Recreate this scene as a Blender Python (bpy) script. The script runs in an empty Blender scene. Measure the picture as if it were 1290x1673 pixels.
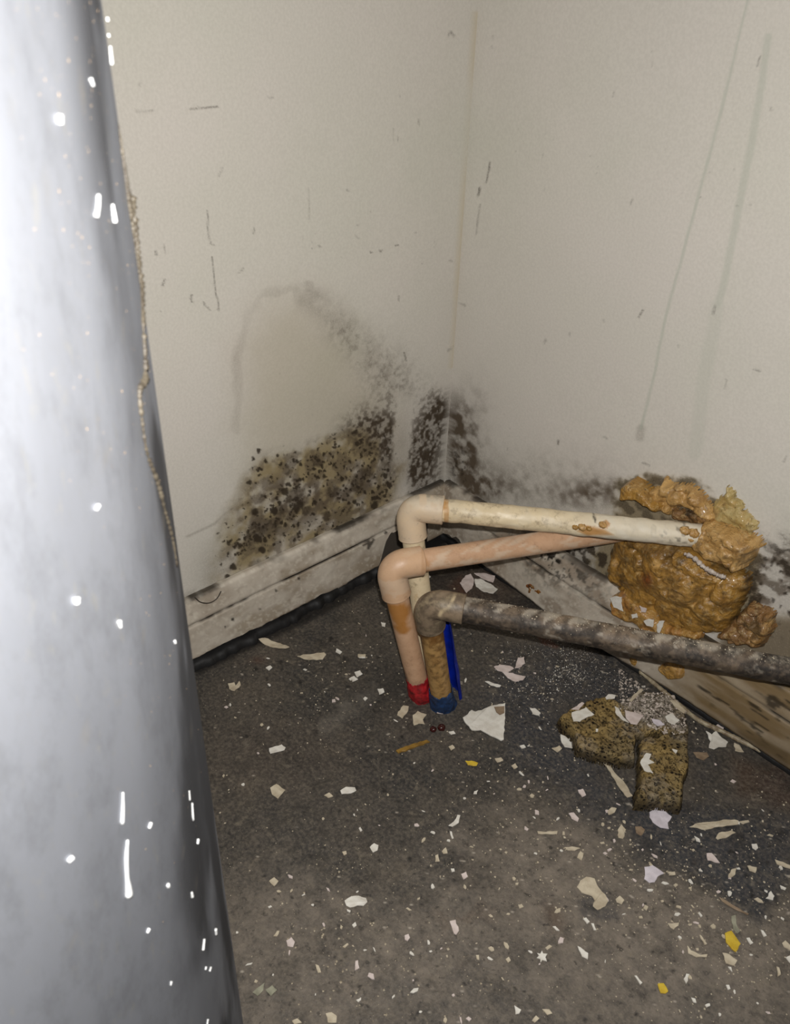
import bpy, math, random
import numpy as np
from mathutils import Vector, Matrix
random.seed(7); RNG = np.random.default_rng(7)
COL = bpy.context.scene.collection
SC = bpy.context.scene

# ------------------------------------------------------------------ camera
CP = np.array([0.60300969, -0.62218497, 0.6429344])
CR = np.array([0.65341072, 0.75661642, 0.02420811])
CU = np.array([-0.44484408, 0.35789774, 0.82098901])
CF = np.array([-0.61250974, 0.54721185, -0.57043055])
FPX = 1313.99
cd = bpy.data.cameras.new('camera'); cam = bpy.data.objects.new('camera', cd); COL.objects.link(cam)
cam.matrix_world = Matrix(((CR[0], CU[0], -CF[0], CP[0]), (CR[1], CU[1], -CF[1], CP[1]), (CR[2], CU[2], -CF[2], CP[2]), (0, 0, 0, 1)))
cd.sensor_fit = 'HORIZONTAL'; cd.sensor_width = 36; cd.lens = 36 * FPX / 1290; cd.clip_start = .005
cd.dof.use_dof = True; cd.dof.focus_distance = .82; cd.dof.aperture_fstop = 26
SC.camera = cam
# ------------------------------------------------------------------ world, flash, exposure
w = bpy.data.worlds.new('world'); SC.world = w; w.use_nodes = True
w.node_tree.nodes['Background'].inputs[0].default_value = (.80, .88, 1, 1)
w.node_tree.nodes['Background'].inputs[1].default_value = .03
ld = bpy.data.lights.new('phone_flash', 'AREA'); ld.shape = 'DISK'; ld.size = .007; ld.energy = 4.55; ld.color = (1, .98, .95)
fl = bpy.data.objects.new('phone_flash', ld); COL.objects.link(fl)
fm = cam.matrix_world.copy(); fp = CP + .008 * CR + .021 * CU - .004 * CF; fm.translation = Vector(fp); fl.matrix_world = fm
SC.view_settings.view_transform = 'Standard'; SC.view_settings.look = 'None'
SC.view_settings.exposure = 0.0; SC.view_settings.gamma = 1; SC.view_settings.use_curve_mapping = False

# ------------------------------------------------------------------ helpers: geometry of the view
def on(u, v, ax, val):
    d = CF + (u - 645) / FPX * CR - (v - 836.5) / FPX * CU
    t = (val - CP[ax]) / d[ax]
    return CP + d * t
def uv(P):
    d = P - CP; z = d @ CF; z = np.where(z < .02, 1e9, z)
    return np.stack([645 + FPX * (d @ CR) / z, 836.5 - FPX * (d @ CU) / z], 1)
C1 = (560, 740, 3.225); C2 = (860, 740, 3.0); C3 = (300, 600, 2.804); C4 = (860, 1090, 3.0)
C7 = (320, 980, 2.389); C8 = (380, 1300, 2.4808); C9 = (860, 1300, 3.0); CX = (0, 0, 1)
def k(c, pts): return [(c[0] + x / c[2], c[1] + y / c[2]) for x, y in pts]
# ------------------------------------------------------------------ numpy noise and masks
def vn(x, y, s=0):
    xi = np.floor(x).astype(np.int64); yi = np.floor(y).astype(np.int64); fx = x - xi; fy = y - yi
    def h(a, b):
        n = (a * 374761393 + b * 668265263 + s * 974634777) & 0x7fffffff
        n = ((n ^ (n >> 13)) * 1274126177) & 0x7fffffff
        return ((n ^ (n >> 16)) & 0xffff) / 65535.
    fx = fx * fx * (3 - 2 * fx); fy = fy * fy * (3 - 2 * fy)
    return (h(xi, yi) * (1 - fx) + h(xi + 1, yi) * fx) * (1 - fy) + (h(xi, yi + 1) * (1 - fx) + h(xi + 1, yi + 1) * fx) * fy
def fbm(x, y, s=0, o=4):
    r = 0; a = .5; t = 0
    for i in range(o): r = r + a * vn(x * 2 ** i, y * 2 ** i, s + i * 17); t += a; a *= .5
    return r / t
def ss(a, b, x): t = np.clip((x - a) / (b - a), 0, 1); return t * t * (3 - 2 * t)
def segd(P, a, b):
    a = np.array(a, float); b = np.array(b, float); d = b - a; t = np.clip(((P - a) @ d) / max(d @ d, 1e-12), 0, 1)
    q = P - a - t[:, None] * d; return np.hypot(q[:, 0], q[:, 1])
def psdf(P, poly):            # positive inside
    d = np.full(len(P), 1e9); ins = np.zeros(len(P), bool); n = len(poly)
    for i in range(n):
        a = poly[i]; b = poly[(i + 1) % n]; d = np.minimum(d, segd(P, a, b))
        if a[1] != b[1]:
            c = ((P[:, 1] > a[1]) != (P[:, 1] > b[1])) & (P[:, 0] < (b[0] - a[0]) * (P[:, 1] - a[1]) / (b[1] - a[1]) + a[0]); ins ^= c
    return np.where(ins, d, -d)
def soft(P, poly, e, nz=0): return ss(-e, e, psdf(P, poly) + nz)
def gb(P, x, y, rx, ry=None, ang=0):
    ry = ry or rx; c, s = math.cos(ang), math.sin(ang); dx = P[:, 0] - x; dy = P[:, 1] - y
    return np.exp(-(((dx * c + dy * s) / rx) ** 2 + ((-dx * s + dy * c) / ry) ** 2))
def stroke(P, pts, wd, sf=1.0):
    m = np.zeros(len(P)); x0 = min(p[0] for p in pts) - wd - 9; x1 = max(p[0] for p in pts) + wd + 9
    y0 = min(p[1] for p in pts) - wd - 9; y1 = max(p[1] for p in pts) + wd + 9
    I = np.where((P[:, 0] > x0) & (P[:, 0] < x1) & (P[:, 1] > y0) & (P[:, 1] < y1))[0]
    if len(I) == 0: return m
    d = np.full(len(I), 1e9)
    for a, b in zip(pts[:-1], pts[1:]): d = np.minimum(d, segd(P[I], a, b))
    m[I] = 1 - ss(wd * .5, wd * .5 + sf, d); return m
def dots(P, lst):
    m = np.zeros(len(P))
    for x, y, r in lst:
        I = np.where((abs(P[:, 0] - x) < r * 1.6) & (abs(P[:, 1] - y) < r * 1.6))[0]
        if len(I): 
            d = np.hypot(P[I, 0] - x, P[I, 1] - y); m[I] = np.maximum(m[I], 1 - ss(r * .6, r * 1.25, d))
    return m
# ------------------------------------------------------------------ node materials
def lin(c):
    if isinstance(c, (int, float)): c = (c, c, c)
    return tuple(((v / 255) / 12.92 if v / 255 <= .04045 else ((v / 255 + .055) / 1.055) ** 2.4) for v in c) + (1,)
class Mt:
    def __init__(s, name, rough=.6, spec=.5, metal=0):
        s.m = bpy.data.materials.new(name); s.m.use_nodes = True; s.t = s.m.node_tree; s.b = s.t.nodes['Principled BSDF']
        s.b.inputs['Roughness'].default_value = rough; s.b.inputs['Specular IOR Level'].default_value = spec; s.b.inputs['Metallic'].default_value = metal
        s.tc = s.t.nodes.new('ShaderNodeTexCoord').outputs['Object']
    def n(s, t, **kw):
        x = s.t.nodes.new(t)
        for a, b in kw.items(): setattr(x, a, b)
        return x
    def put(s, sock, v):
        if isinstance(v, bpy.types.NodeSocket): s.t.links.new(v, sock)
        else: sock.default_value = v
    def noise(s, sc, det=4, rg=.55, dist=0, stretch=None):
        x = s.n('ShaderNodeTexNoise'); c = s.tc
        if stretch:
            mp = s.n('ShaderNodeMapping'); s.put(mp.inputs['Vector'], c); mp.inputs['Scale'].default_value = stretch; c = mp.outputs[0]
        s.put(x.inputs['Vector'], c); x.inputs['Scale'].default_value = sc; x.inputs['Detail'].default_value = det
        x.inputs['Roughness'].default_value = rg; x.inputs['Distortion'].default_value = dist; return x.outputs['Fac']
    def vor(s, sc, feat='F1'):
        x = s.n('ShaderNodeTexVoronoi', feature=feat); s.put(x.inputs['Vector'], s.tc); x.inputs['Scale'].default_value = sc; return x.outputs['Distance']
    def mr(s, v, a, b, c=0., d=1.):
        x = s.n('ShaderNodeMapRange'); s.put(x.inputs[0], v)
        for i, q in enumerate((a, b, c, d)): x.inputs[i + 1].default_value = q
        return x.outputs[0]
    def ma(s, op, a, b=0.):
        x = s.n('ShaderNodeMath', operation=op); s.put(x.inputs[0], a); s.put(x.inputs[1], b); x.use_clamp = op in ('ADD', 'MULTIPLY'); return x.outputs[0]
    def mix(s, f, a, b):
        x = s.n('ShaderNodeMix', data_type='RGBA'); s.put(x.inputs[0], f); s.put(x.inputs[6], a); s.put(x.inputs[7], b); return x.outputs[2]
    def at(s, name):
        a = s.n('ShaderNodeAttribute', attribute_name=name); q = s.n('ShaderNodeSeparateColor'); s.put(q.inputs[0], a.outputs['Color']); return q.outputs[0], q.outputs[1], q.outputs[2]
    def bump(s, h, st=.5, d=.001):
        x = s.n('ShaderNodeBump'); x.inputs['Strength'].default_value = st; x.inputs['Distance'].default_value = d; s.put(x.inputs['Height'], h); s.put(s.b.inputs['Normal'], x.outputs[0])
    def col(s, c): s.put(s.b.inputs['Base Color'], c)
    def rgh(s, c): s.put(s.b.inputs['Roughness'], c)

def m_wall():
    s = Mt('moldy_wall_paint', .55, .3); r, g, b = s.at('msk'); a2, g2, w2 = s.at('mrk')
    big = s.noise(7, 4); fine = s.noise(420, 2)
    c = s.mix(s.mr(big, .3, .7), lin((211, 205, 195)), lin((204, 201, 188)))
    c = s.mix(s.mr(s.noise(3.1, 2), .35, .65, 0, .6), c, lin((211, 203, 196)))
    c = s.mix(s.mr(fine, .35, .65, 0, .10), c, lin((120, 112, 100)))
    gr = s.noise(650, 3, .6); gm = s.noise(560, 5, .8)
    c = s.mix(g, c, lin((142, 122, 68)))
    bb = s.ma('MULTIPLY', b, s.mr(s.ma('ADD', gr, s.ma('MULTIPLY', b, .25)), .36, .62, .45, 1)); c = s.mix(bb, c, lin((92, 80, 66)))
    c = s.mix(w2, c, lin((196, 184, 158)))
    c = s.mix(g2, c, lin((170, 175, 160)))
    re = s.mr(s.ma('ADD', r, s.ma('MULTIPLY', s.ma('SUBTRACT', gm,   .5), 1.7)), .12, .85); re = s.ma('MULTIPLY', re, s.mr(r, .03, .2)); c = s.mix(s.ma('MULTIPLY', re, .92), c, lin((50, 41, 31)))
    c = s.mix(s.ma('MULTIPLY', a2, s.mr(gr, .35, .6, .35, 1)), c, lin((70, 60, 52)))
    s.col(c); s.bump(s.ma('ADD', fine, s.noise(90, 3)), .18, .0006); return s.m
def m_board():
    s = Mt('baseboard_paint', .5, .4); r, g, b = s.at('msk'); a2, g2, w2 = s.at('mrk'); n = s.noise(60, 5, .65); st = s.noise(28, 5, .6)
    c = s.mix(s.mr(st, .35, .7), lin((214, 205, 190)), lin((186, 174, 158)))
    c = s.mix(s.mr(n, .58, .75, 0, .5), c, lin((120, 104, 88)))
    c = s.mix(b, c, lin((112, 92, 70))); c = s.mix(g, c, lin((150, 128, 84))); c = s.mix(w2, c, lin((216, 208, 192)))
    c = s.mix(s.ma('MAXIMUM', r, a2), c, lin((30, 25, 20))); s.col(c); s.bump(n, .35, .0012); return s.m
def m_floor():
    s = Mt('worn_painted_concrete', .5, .5); r, g, b = s.at('msk'); a2, g2, w2 = s.at('mrk')
    n = s.noise(26, 8, .68); n2 = s.noise(9, 5, .6); f = s.noise(300, 4, .7)
    c = s.mix(s.mr(n2, .35, .65), lin((76, 70, 63)), lin((46, 46, 46)))
    c = s.mix(s.mr(n, .5, .7, 0, .45), c, lin((96, 86, 72)))
    wf = s.mr(s.ma('ADD', s.ma('MULTIPLY', r, .75), s.ma('MULTIPLY', s.ma('SUBTRACT', s.noise(17, 8, .72), .25), 1.3)), .44, .98)
    c = s.mix(wf, c, s.mix(s.mr(s.noise(60, 5, .7), .35, .65), lin((128, 118, 106)), lin((96, 89, 81))))
    c = s.mix(b, c, s.mix(s.mr(n, .4, .6), lin((52, 55, 61)), lin((40, 43, 50))))
    c = s.mix(g, c, lin((74, 52, 36)))
    c = s.mix(s.mr(f, .42, .7, 0, .35), c, lin((150, 138, 122)))
    c = s.mix(s.mr(s.noise(170, 3, .6), .60, .68, 0, .55), c, lin((34, 31, 29)))
    c = s.mix(s.mr(s.noise(44, 7, .78), .50, .64, 0, .55), c, lin((44, 41, 37))); c = s.mix(s.mr(s.noise(75, 6, .75, .5), .56, .68, 0, .5), c, lin((132, 122, 106)))
    c = s.mix(w2, c, lin((190, 180, 165)))
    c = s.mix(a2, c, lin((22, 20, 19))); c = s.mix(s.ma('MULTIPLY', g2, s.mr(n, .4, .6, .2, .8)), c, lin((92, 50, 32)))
    s.col(c); s.rgh(s.mr(n, .3, .7, .42, .75)); s.bump(s.ma('ADD', s.ma('MULTIPLY', n, .6), s.ma('MULTIPLY', f, .4)), .55, .0025); return s.m
def m_pipe(name, c0, c1, dirt, stain, rough=.35, dl=.56, crust=(214, 204, 184)):
    s = Mt(name, rough, .5); r, g, b = s.at('msk'); n = s.noise(55, 6, .65); f = s.noise(260, 3, .6)
    c = s.mix(s.mr(n, .35, .65), lin(c0), lin(c1)); c = s.mix(s.mr(s.noise(110, 5, .7), dl - .03, dl + .11, 0, .6), c, lin(dirt))
    c = s.mix(b, c, lin(crust)); c = s.mix(s.ma('MULTIPLY', s.mr(s.ma('ADD', g, s.ma('MULTIPLY', s.ma('SUBTRACT', n, .5), 1.3)), .3, .95), s.mr(g, .02, .3, 0, .85)), c, lin(stain))
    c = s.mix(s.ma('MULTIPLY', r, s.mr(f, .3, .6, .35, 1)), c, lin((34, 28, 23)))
    s.col(c); s.rgh(s.mr(n, .35, .65, rough, rough + .3)); s.bump(s.ma('ADD', s.ma('MULTIPLY', f, .4), n), .3, .0012); return s.m
def m_foam(name, c0, c1, c2, rough=.30, bs=.6):
    s = Mt(name, rough, .5); r, g, b = s.at('msk'); n = s.noise(70, 7, .7); f = s.noise(330, 3, .6)
    c = s.mix(s.mr(n, .35, .65), lin(c0), lin(c1)); c = s.mix(s.mr(s.noise(34, 4, .6), .5, .68, 0, .8), c, lin(c2)); c = s.mix(s.mr(s.noise(150, 5, .7), .52, .66, 0, .55), c, lin((204, 176, 124))); c = s.mix(s.mr(s.noise(95, 6, .75, .6), .56, .66, 0, .65), c, lin((84, 62, 36)))
    c = s.mix(g, c, lin((206, 164, 100))); c = s.mix(b, c, lin((150, 74, 26)))
    c = s.mix(s.ma('MULTIPLY', r, .85), c, lin((46, 36, 24))); c = s.mix(s.mr(f, .60, .72, 0, .7), c, lin((62, 46, 24)))
    s.col(c); s.bump(s.ma('ADD', s.ma('MULTIPLY', f, .6), s.ma('ADD', s.ma('MULTIPLY', s.noise(150, 4, .7), .6), s.ma('MULTIPLY', n, .5))), bs, .0035); s.b.inputs['Coat Weight'].default_value = .25; s.b.inputs['Coat Roughness'].default_value = .12; return s.m
def m_sponge():
    s = Mt('porous_wool_board', .8, .25); r, g, b = s.at('msk'); v = s.vor(230); n = s.noise(60, 6, .7); v2 = s.vor(420)
    c = s.mix(s.mr(n, .35, .65), lin((158, 134, 84)), lin((112, 92, 56))); c = s.mix(s.mr(s.noise(25, 4), .45, .65, 0, .6), c, lin((120, 108, 82)))
    pit = s.ma('MAXIMUM', s.ma('MULTIPLY', s.mr(v, .40, .18), s.mr(n, .42, .55)), s.mr(s.noise(330, 4, .75), .55, .66)); c = s.mix(pit, c, lin((26, 19, 12)))
    c = s.mix(s.mr(v2, .18, .08, 0, .5), c, lin((186, 160, 104)))
    c = s.mix(g, c, s.mix(s.mr(s.noise(150, 4, .7), .45, .6), lin((112, 103, 92)), lin((165, 156, 142)))); c = s.mix(r, c, lin((28, 22, 16)))
    s.col(c); s.bump(s.ma('SUBTRACT', n, s.ma('MULTIPLY', pit, .7)), .9, .004); return s.m
def m_flake(name, c0, c1, rough=.5):
    s = Mt(name, rough, .4); s.col(s.mix(s.mr(s.noise(140, 4, .6), .4, .65), lin(c0), lin(c1))); s.bump(s.noise(260, 3), .25, .0006); return s.m
def m_tank():
    s = Mt('dusty_grey_tank_paint', .6, .5, .8); r, g, b = s.at('msk'); n = s.noise(9, 5, .6, 0, (1, 1, .3)); f = s.noise(420, 3, .6, 0, (1, 1, .5)); sp = s.noise(230, 3, .55, 0, (1, 1, .45))
    c = s.mix(s.mr(n, .35, .68), lin((168, 171, 179)), lin((184, 187, 195))); c = s.mix(s.mr(f, .5, .8, 0, .15), c, lin((160, 158, 152)))
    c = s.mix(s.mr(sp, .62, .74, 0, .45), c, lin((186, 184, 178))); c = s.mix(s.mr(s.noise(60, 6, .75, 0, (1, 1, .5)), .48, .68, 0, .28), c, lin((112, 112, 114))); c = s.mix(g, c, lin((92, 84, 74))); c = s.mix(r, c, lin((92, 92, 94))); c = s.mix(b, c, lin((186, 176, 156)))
    s.col(c); s.b.inputs['Specular Tint'].default_value = (.12, .12, .13, 1); s.rgh(s.mr(n, .3, .7, .53, .58)); return s.m
def m_plain(name, c, rough=.5, spec=.5, var=.25, sc=80):
    s = Mt(name, rough, spec); d = tuple(v * (1 - var) for v in c); s.col(s.mix(s.mr(s.noise(sc, 5, .65), .38, .66), lin(c), lin(d))); s.bump(s.noise(sc * 3, 3), .3, .001); return s.m

M = dict(wall=m_wall(), board=m_board(), floor=m_floor(), sponge=m_sponge(), tank=m_tank(),
    cream=m_pipe('cream_pipe', (222, 204, 170), (206, 187, 152), (132, 114, 90), (176, 122, 50)),
    creamelbow=m_pipe('cream_elbow', (214, 190, 158), (204, 184, 158), (140, 120, 98), (150, 104, 48), .28, .62),
    peach=m_pipe('peach_pipe', (202, 164, 132), (184, 146, 114), (138, 108, 82), (164, 108, 38), .30, .60),
    peachelbow=m_pipe('peach_elbow', (206, 170, 136), (194, 158, 126), (150, 120, 92), (150, 100, 44), .25, .64),
    grey=m_pipe('grimy_pipe', (124, 107, 88), (88, 75, 62), (56, 47, 38), (150, 108, 52), .48, .46, (176, 166, 150)),
    taupe=m_pipe('grimy_elbow', (140, 122, 100), (112, 96, 78), (84, 72, 58), (150, 108, 52), .34, .5, (190, 170, 136)),
    tan=m_pipe('stained_tan_pipe', (186, 148, 92), (164, 126, 74), (110, 82, 46), (104, 66, 22), .34, .5),
    foam=m_foam('amber_foam', (172, 130, 62), (148, 108, 46), (120, 86, 42)),
    foamlight=m_foam('pale_orange_foam', (194, 156, 98), (168, 126, 68), (128, 92, 50)),
    foamgreen=m_foam('yellow_green_foam', (184, 164, 112), (160, 134, 72), (176, 132, 56), .5),
    foambrown=m_foam('brown_crusty_foam', (140, 104, 62), (110, 78, 42), (164, 116, 50), .5, .9),
    rust=m_foam('rust_orange_foam', (150, 96, 36), (110, 62, 22), (80, 40, 18), .4, .8),
    orange=m_foam('orange_foam', (182, 142, 76), (158, 114, 52), (140, 104, 62), .4),
    w=m_flake('white_flake', (232, 228, 218), (214, 208, 196)), c=m_flake('cream_flake', (206, 194, 170), (184, 170, 146)),
    p=m_flake('pink_white_flake', (222, 208, 202), (204, 188, 180)), y=m_flake('yellow_flake', (214, 184, 62), (196, 162, 46)),
    o=m_flake('dark_yellow_flake', (150, 116, 50), (120, 90, 40)), b=m_flake('brown_flake', (150, 130, 106), (124, 104, 84)),
    l=m_flake('lilac_white_flake', (222, 214, 220), (204, 196, 202)), g=m_flake('greenish_flake', (160, 158, 138), (134, 132, 114)),
    red=m_plain('red_sleeve', (176, 34, 40), .42, .5, .5, 120), blue=m_plain('blue_tape', (34, 62, 104), .42, .5, .45, 130), bluedeep=m_plain('deep_blue_plastic', (10, 34, 140), .3, .5, .3, 60),
    black=m_plain('dull_black', (26, 25, 25), .6, .4), sealant=m_flake('tan_sealant', (82, 75, 63), (58, 52, 44)), drip=m_plain('white_paint_drip', (238, 238, 236), .3, .5, .05),
    darkred=m_plain('dark_red_crumb', (60, 20, 16), .25), hole=m_plain('dark_cavity', (34, 28, 22), .9), plaster=m_flake('plaster', (200, 188, 176), (150, 136, 124)),
    caulk=m_flake('caulk', (168, 156, 130), (116, 98, 76)), hair=m_plain('dark_fibre', (60, 52, 44), .6))
# ------------------------------------------------------------------ object builders
def mesh_obj(name, V, F, mat, parent=None, smooth=True, attrs=None, origin=None):
    V = np.asarray(V, float)
    if parent is not None: o0 = np.array(parent['o'])
    elif origin is not None: o0 = np.array(origin, float)
    else: o0 = np.array([V[:, 0].mean(), V[:, 1].mean(), V[:, 2].min()])
    me = bpy.data.meshes.new(name); me.from_pydata((V - o0).tolist(), [], F if isinstance(F, list) else F.tolist()); me.validate()
    if smooth: me.polygons.foreach_set('use_smooth', [True] * len(me.polygons))
    for an, A in (attrs or {}).items():
        at = me.attributes.new(an, 'FLOAT_COLOR', 'POINT'); at.data.foreach_set('color', np.c_[A, np.ones(len(A))].astype(np.float32).ravel())
    me.materials.append(M[mat] if isinstance(mat, str) else mat)
    o = bpy.data.objects.new(name, me); COL.objects.link(o)
    if parent is not None:
        o.parent = parent; o['o'] = list(o0)
        if parent.get('ispart') is not None: pass
    else: o.location = Vector(o0)
    o['o'] = list(o0); return o
def child(name, V, F, mat, par, **kw):            # part; a sub-part's parent sits at its own origin inside the thing
    o = mesh_obj(name, V, F, mat, parent=par, **kw); return o
def empty(name, loc, label, cat, group=None):
    o = bpy.data.objects.new(name, None); COL.objects.link(o); o.location = Vector(loc); o.empty_display_size = .02
    o['o'] = [float(v) for v in loc]; tag(o, label, cat, group); return o
def tag(o, label, cat, group=None):
    o['label'] = label; o['category'] = cat
    if group: o['group'] = group
    return o
def grid_faces(a, b, wrap=False):
    i = np.arange(a - 1)[:, None]; j = np.arange(b if wrap else b - 1)[None, :]; j2 = (j + 1) % b
    return np.stack([i * b + j + 0 * j2, i * b + j2, (i + 1) * b + j2, (i + 1) * b + j], -1).reshape(-1, 4)
def spline(pts, n):
    P = np.array(pts, float)
    if len(P) == 2: t = np.linspace(0, 1, n)[:, None]; return P[0] * (1 - t) + P[1] * t
    Q = np.vstack([2 * P[0] - P[1], P, 2 * P[-1] - P[-2]]); out = []; m = len(P) - 1
    for q in np.linspace(0, m, n):
        i = min(int(q), m - 1); t = q - i; a, b, c, d = Q[i:i + 4]
        out.append(.5 * ((2 * b) + (c - a) * t + (2 * a - 5 * b + 4 * c - d) * t * t + (3 * b - a - 3 * c + d) * t ** 3))
    return np.array(out)
def tube(path, rad, seg=40, cap=True):
    P = np.asarray(path, float); n = len(P); R = np.full(n, rad) if np.isscalar(rad) else np.asarray(rad)
    T = np.gradient(P, axis=0); T /= np.linalg.norm(T, axis=1)[:, None]
    u = np.cross(T[0], [0.1, .2, .97]); u /= np.linalg.norm(u); V = []
    a = np.arange(seg) / seg * 2 * np.pi
    for i in range(n):
        u = u - (u @ T[i]) * T[i]; u /= np.linalg.norm(u); v = np.cross(T[i], u)
        V.append(P[i] + R[i] * (np.cos(a)[:, None] * u + np.sin(a)[:, None] * v))
    V = np.concatenate(V); F = grid_faces(n, seg, True).tolist()
    if cap: F.append(list(range(seg))[::-1]); F.append(list(range((n - 1) * seg, n * seg)))
    return V, F
def painted(V, fn): return {'msk': fn(uv(V), V)}

# ================================================================== STRUCTURE
def axis_coords(lo, hi, step, *coarse): return np.array(sorted(list(np.arange(lo, hi, step)) + list(coarse)))
def struct(o): o['kind'] = 'structure'; return o
def paint_wall(P, V, side):
    s_, t_ = (V[:, 1], V[:, 2]) if side == 'L' else (V[:, 0], V[:, 2]); N = len(P)
    r = np.zeros(N); g = np.zeros(N); b = np.zeros(N); a2 = np.zeros(N); g2 = np.zeros(N); w2 = np.zeros(N)
    n1 = fbm(s_ * 30, t_ * 30, 3); n2 = fbm(s_ * 110, t_ * 110, 9, 4); n3 = vn(s_ * 420, t_ * 420, 21); n4 = fbm(s_ * 260, t_ * 260, 33, 2)
    if side == 'L':
        Y = soft(P, [(352, 965), (368, 880), (392, 800), (425, 748), (500, 722), (570, 700), (640, 690), (650, 760), (640, 830), (560, 880), (440, 925)], 26, (n1 - .5) * 40)
        Y2 = soft(P, [(395, 800), (398, 560), (420, 500), (490, 480), (560, 540), (640, 640), (660, 740), (520, 760)], 60, (n1 - .5) * 40)
        g = np.maximum(Y * .80 * (.35 + .65 * ss(.3, .6, fbm(s_ * 45, t_ * 45, 5))) , Y2 * .26)
        D = np.clip(.9 * gb(P, 430, 850, 62, 34, -.75) + .9 * gb(P, 475, 800, 66, 38, -.4) + .8 * gb(P, 585, 790, 44, 30, -.4) + .7 * gb(P, 520, 830, 70, 34, -.45) + .6 * gb(P, 610, 745, 50, 40, -.6), 0, 1)
        b = D * (.2 + .8 * ss(.34, .56, n2 * .6 + n1 * .4)) * .9
        b = np.maximum(b, Y * (.26 + .62 * ss(.42, .62, n2)) * .8); b = np.maximum(b, .30 * np.clip(gb(P, 640, 730, 110, 90), 0, 1) * (.5 + n1))  # mould ground, then a wide haze: corner shading painted into the wall colour
        # fine purple-grey speckle towards the corner
        S = np.clip(1.0 * gb(P, 600, 700, 46, 34, -.3) + gb(P, 640, 740, 34, 50) * .9 + gb(P, 705, 700, 26, 54, .25) + gb(P, 690, 780, 34, 60) * .9 + .45 * gb(P, 640, 620, 46, 70, -.6) + .4 * gb(P, 560, 540, 30, 60, -.7) + .5 * gb(P, 715, 665, 20, 20), 0, 1)
        S *= 1 - .75 * stroke(P, [(662, 660), (656, 720), (650, 810)], 16, 12) - .0
        S *= 1 - .5 * stroke(P, [(733, 690), (727, 800)], 8, 7)
        b = np.maximum(b, S * (.40 + .62 * ss(.36, .62, n4 * .6 + n2 * .4)))
        r = S * (.24 + .30 * ss(.50, .74, n4 * .6 + n3 * .2 + n2 * .2 + .1 * S))
        r = np.maximum(r, Y * ss(.66, .78, n4 * .7 + n2 * .3) * .55)
        lst = [(407, 789, 4.6), (424, 764, 3.2), (421, 768, 3), (435, 754, 2.8), (423, 736, 4), (414, 748, 3), (424, 776, 2.4), (381, 925, 5.5), (370, 942, 5), (384, 905, 3), (500, 797, 0.1)]
        for i in range(520):
            c = random.choice([(435, 850, 55, 30), (480, 805, 60, 36), (585, 785, 46, 30), (520, 770, 70, 32), (560, 830, 60, 30), (470, 870, 60, 26), (600, 740, 40, 34), (400, 880, 34, 30), (500, 740, 70, 22), (620, 800, 22, 30)])
            x = random.gauss(c[0], c[2] * .6); y = random.gauss(c[1], c[3] * .6); y -= (x - c[0]) * .42; q = random.random()
            lst.append((x, y, 1.3 + 2.4 * q ** 2 + (4.2 * random.random() if q > .955 else 0)))
        dd = dots(P + (np.stack([n2, n4], 1) - .5) * 7, lst)
        r = np.maximum(r, dd * .86 * np.clip(Y + .25 + (P[:, 0] < 440), 0, 1))
        big = dots(P + (np.stack([n2, n1], 1) - .5) * 16, [(482, 810, 17), (420, 872, 18), (408, 884, 13), (455, 835, 15), (583, 796, 15), (600, 775, 11), (446, 862, 15), (532, 845, 12), (545, 800, 12), (500, 835, 10), (518, 752, 9), (470, 770, 9)])
        b = np.maximum(b, big * .8); r = np.maximum(r, big * .5 * ss(.3, .5, n4))
        wP = P + np.stack([(n1 - .5) * 26, (n2 - .5) * 18], 1)
        b = np.maximum(b, .24 * stroke(wP, [(385, 700), (390, 600), (396, 520), (420, 483), (470, 472), (520, 485)], 3, 9) * (.3 + n1))
        b = np.maximum(b, (.42 * stroke(wP, [(500, 485), (548, 510), (600, 570), (650, 640)], 14, 34)) * (.1 + n2))
        b = np.maximum(b, .32 * gb(P, 350, 935, 30, 50))
        b = np.maximum(b, .35 * stroke(P, [(305, 877), (350, 856), (372, 835)], 1, 3))
        top = ss(22, 0, abs(P[:, 1] - (983.4 - .4605 * (P[:, 0] - 310.7)) + 6)) * (P[:, 0] < 722); b = np.maximum(b, top * .5 * ss(.3, .7, n2))
        for pts, wd, al in [([(338, 343), (340, 375), (344, 398), (352, 400)], 1, .8), ([(347, 420), (350, 460), (357, 508)], 1.3, .85), ([(310, 178), (330, 176), (356, 174)], 2.6, .75), ([(222, 181), (250, 181)], 2, .45), ([(313, 482), (311, 488), (314, 494)], 2.6, .85), ([(332, 495), (343, 506)], 3, .7),
                            ([(390, 445), (398, 438)], 2, .7), ([(254, 410), (256, 416)], 4, .75), ([(268, 400), (270, 412)], 2, .5), ([(266, 468), (270, 456)], 2.4, .75), ([(504, 310), (505, 360)], 1.2, .35), ([(436, 158), (446, 160)], 2, .5), ([(416, 375), (414, 382)], 2, .6), ([(358, 288), (363, 274)], 2, .4), ([(731, 58), (736, 53), (742, 58)], 4, .6),
                            ([(650, 222), (650, 230)], 3, .55), ([(683, 195), (684, 203)], 3, .45), ([(660, 576), (663, 588)], 4, .75), ([(651, 484), (651, 490)], 3, .6), ([(606, 412), (608, 413)], 3, .8), ([(620, 409), (622, 410)], 3, .8), ([(646, 401), (650, 402)], 3, .8), ([(565, 309), (568, 312)], 3, .7), ([(458, 752), (461, 755)], 3, .6), ([(707, 636), (707, 641)], 3, .6), ([(580, 385), (586, 390)], 2.5, .4), ([(229, 136), (229, 141)], 3, .5), ([(733, 425), (738, 426)], 2.2, .6), ([(732, 572), (734, 576)], 3, .7), ([(520, 402), (523, 404)], 3, .5)]:
            a2 = np.maximum(a2, al * stroke(P + (np.stack([n2, n4], 1) - .5) * 4, pts, wd * .5, 1.7) * (.5 + .6 * n4))
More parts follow.
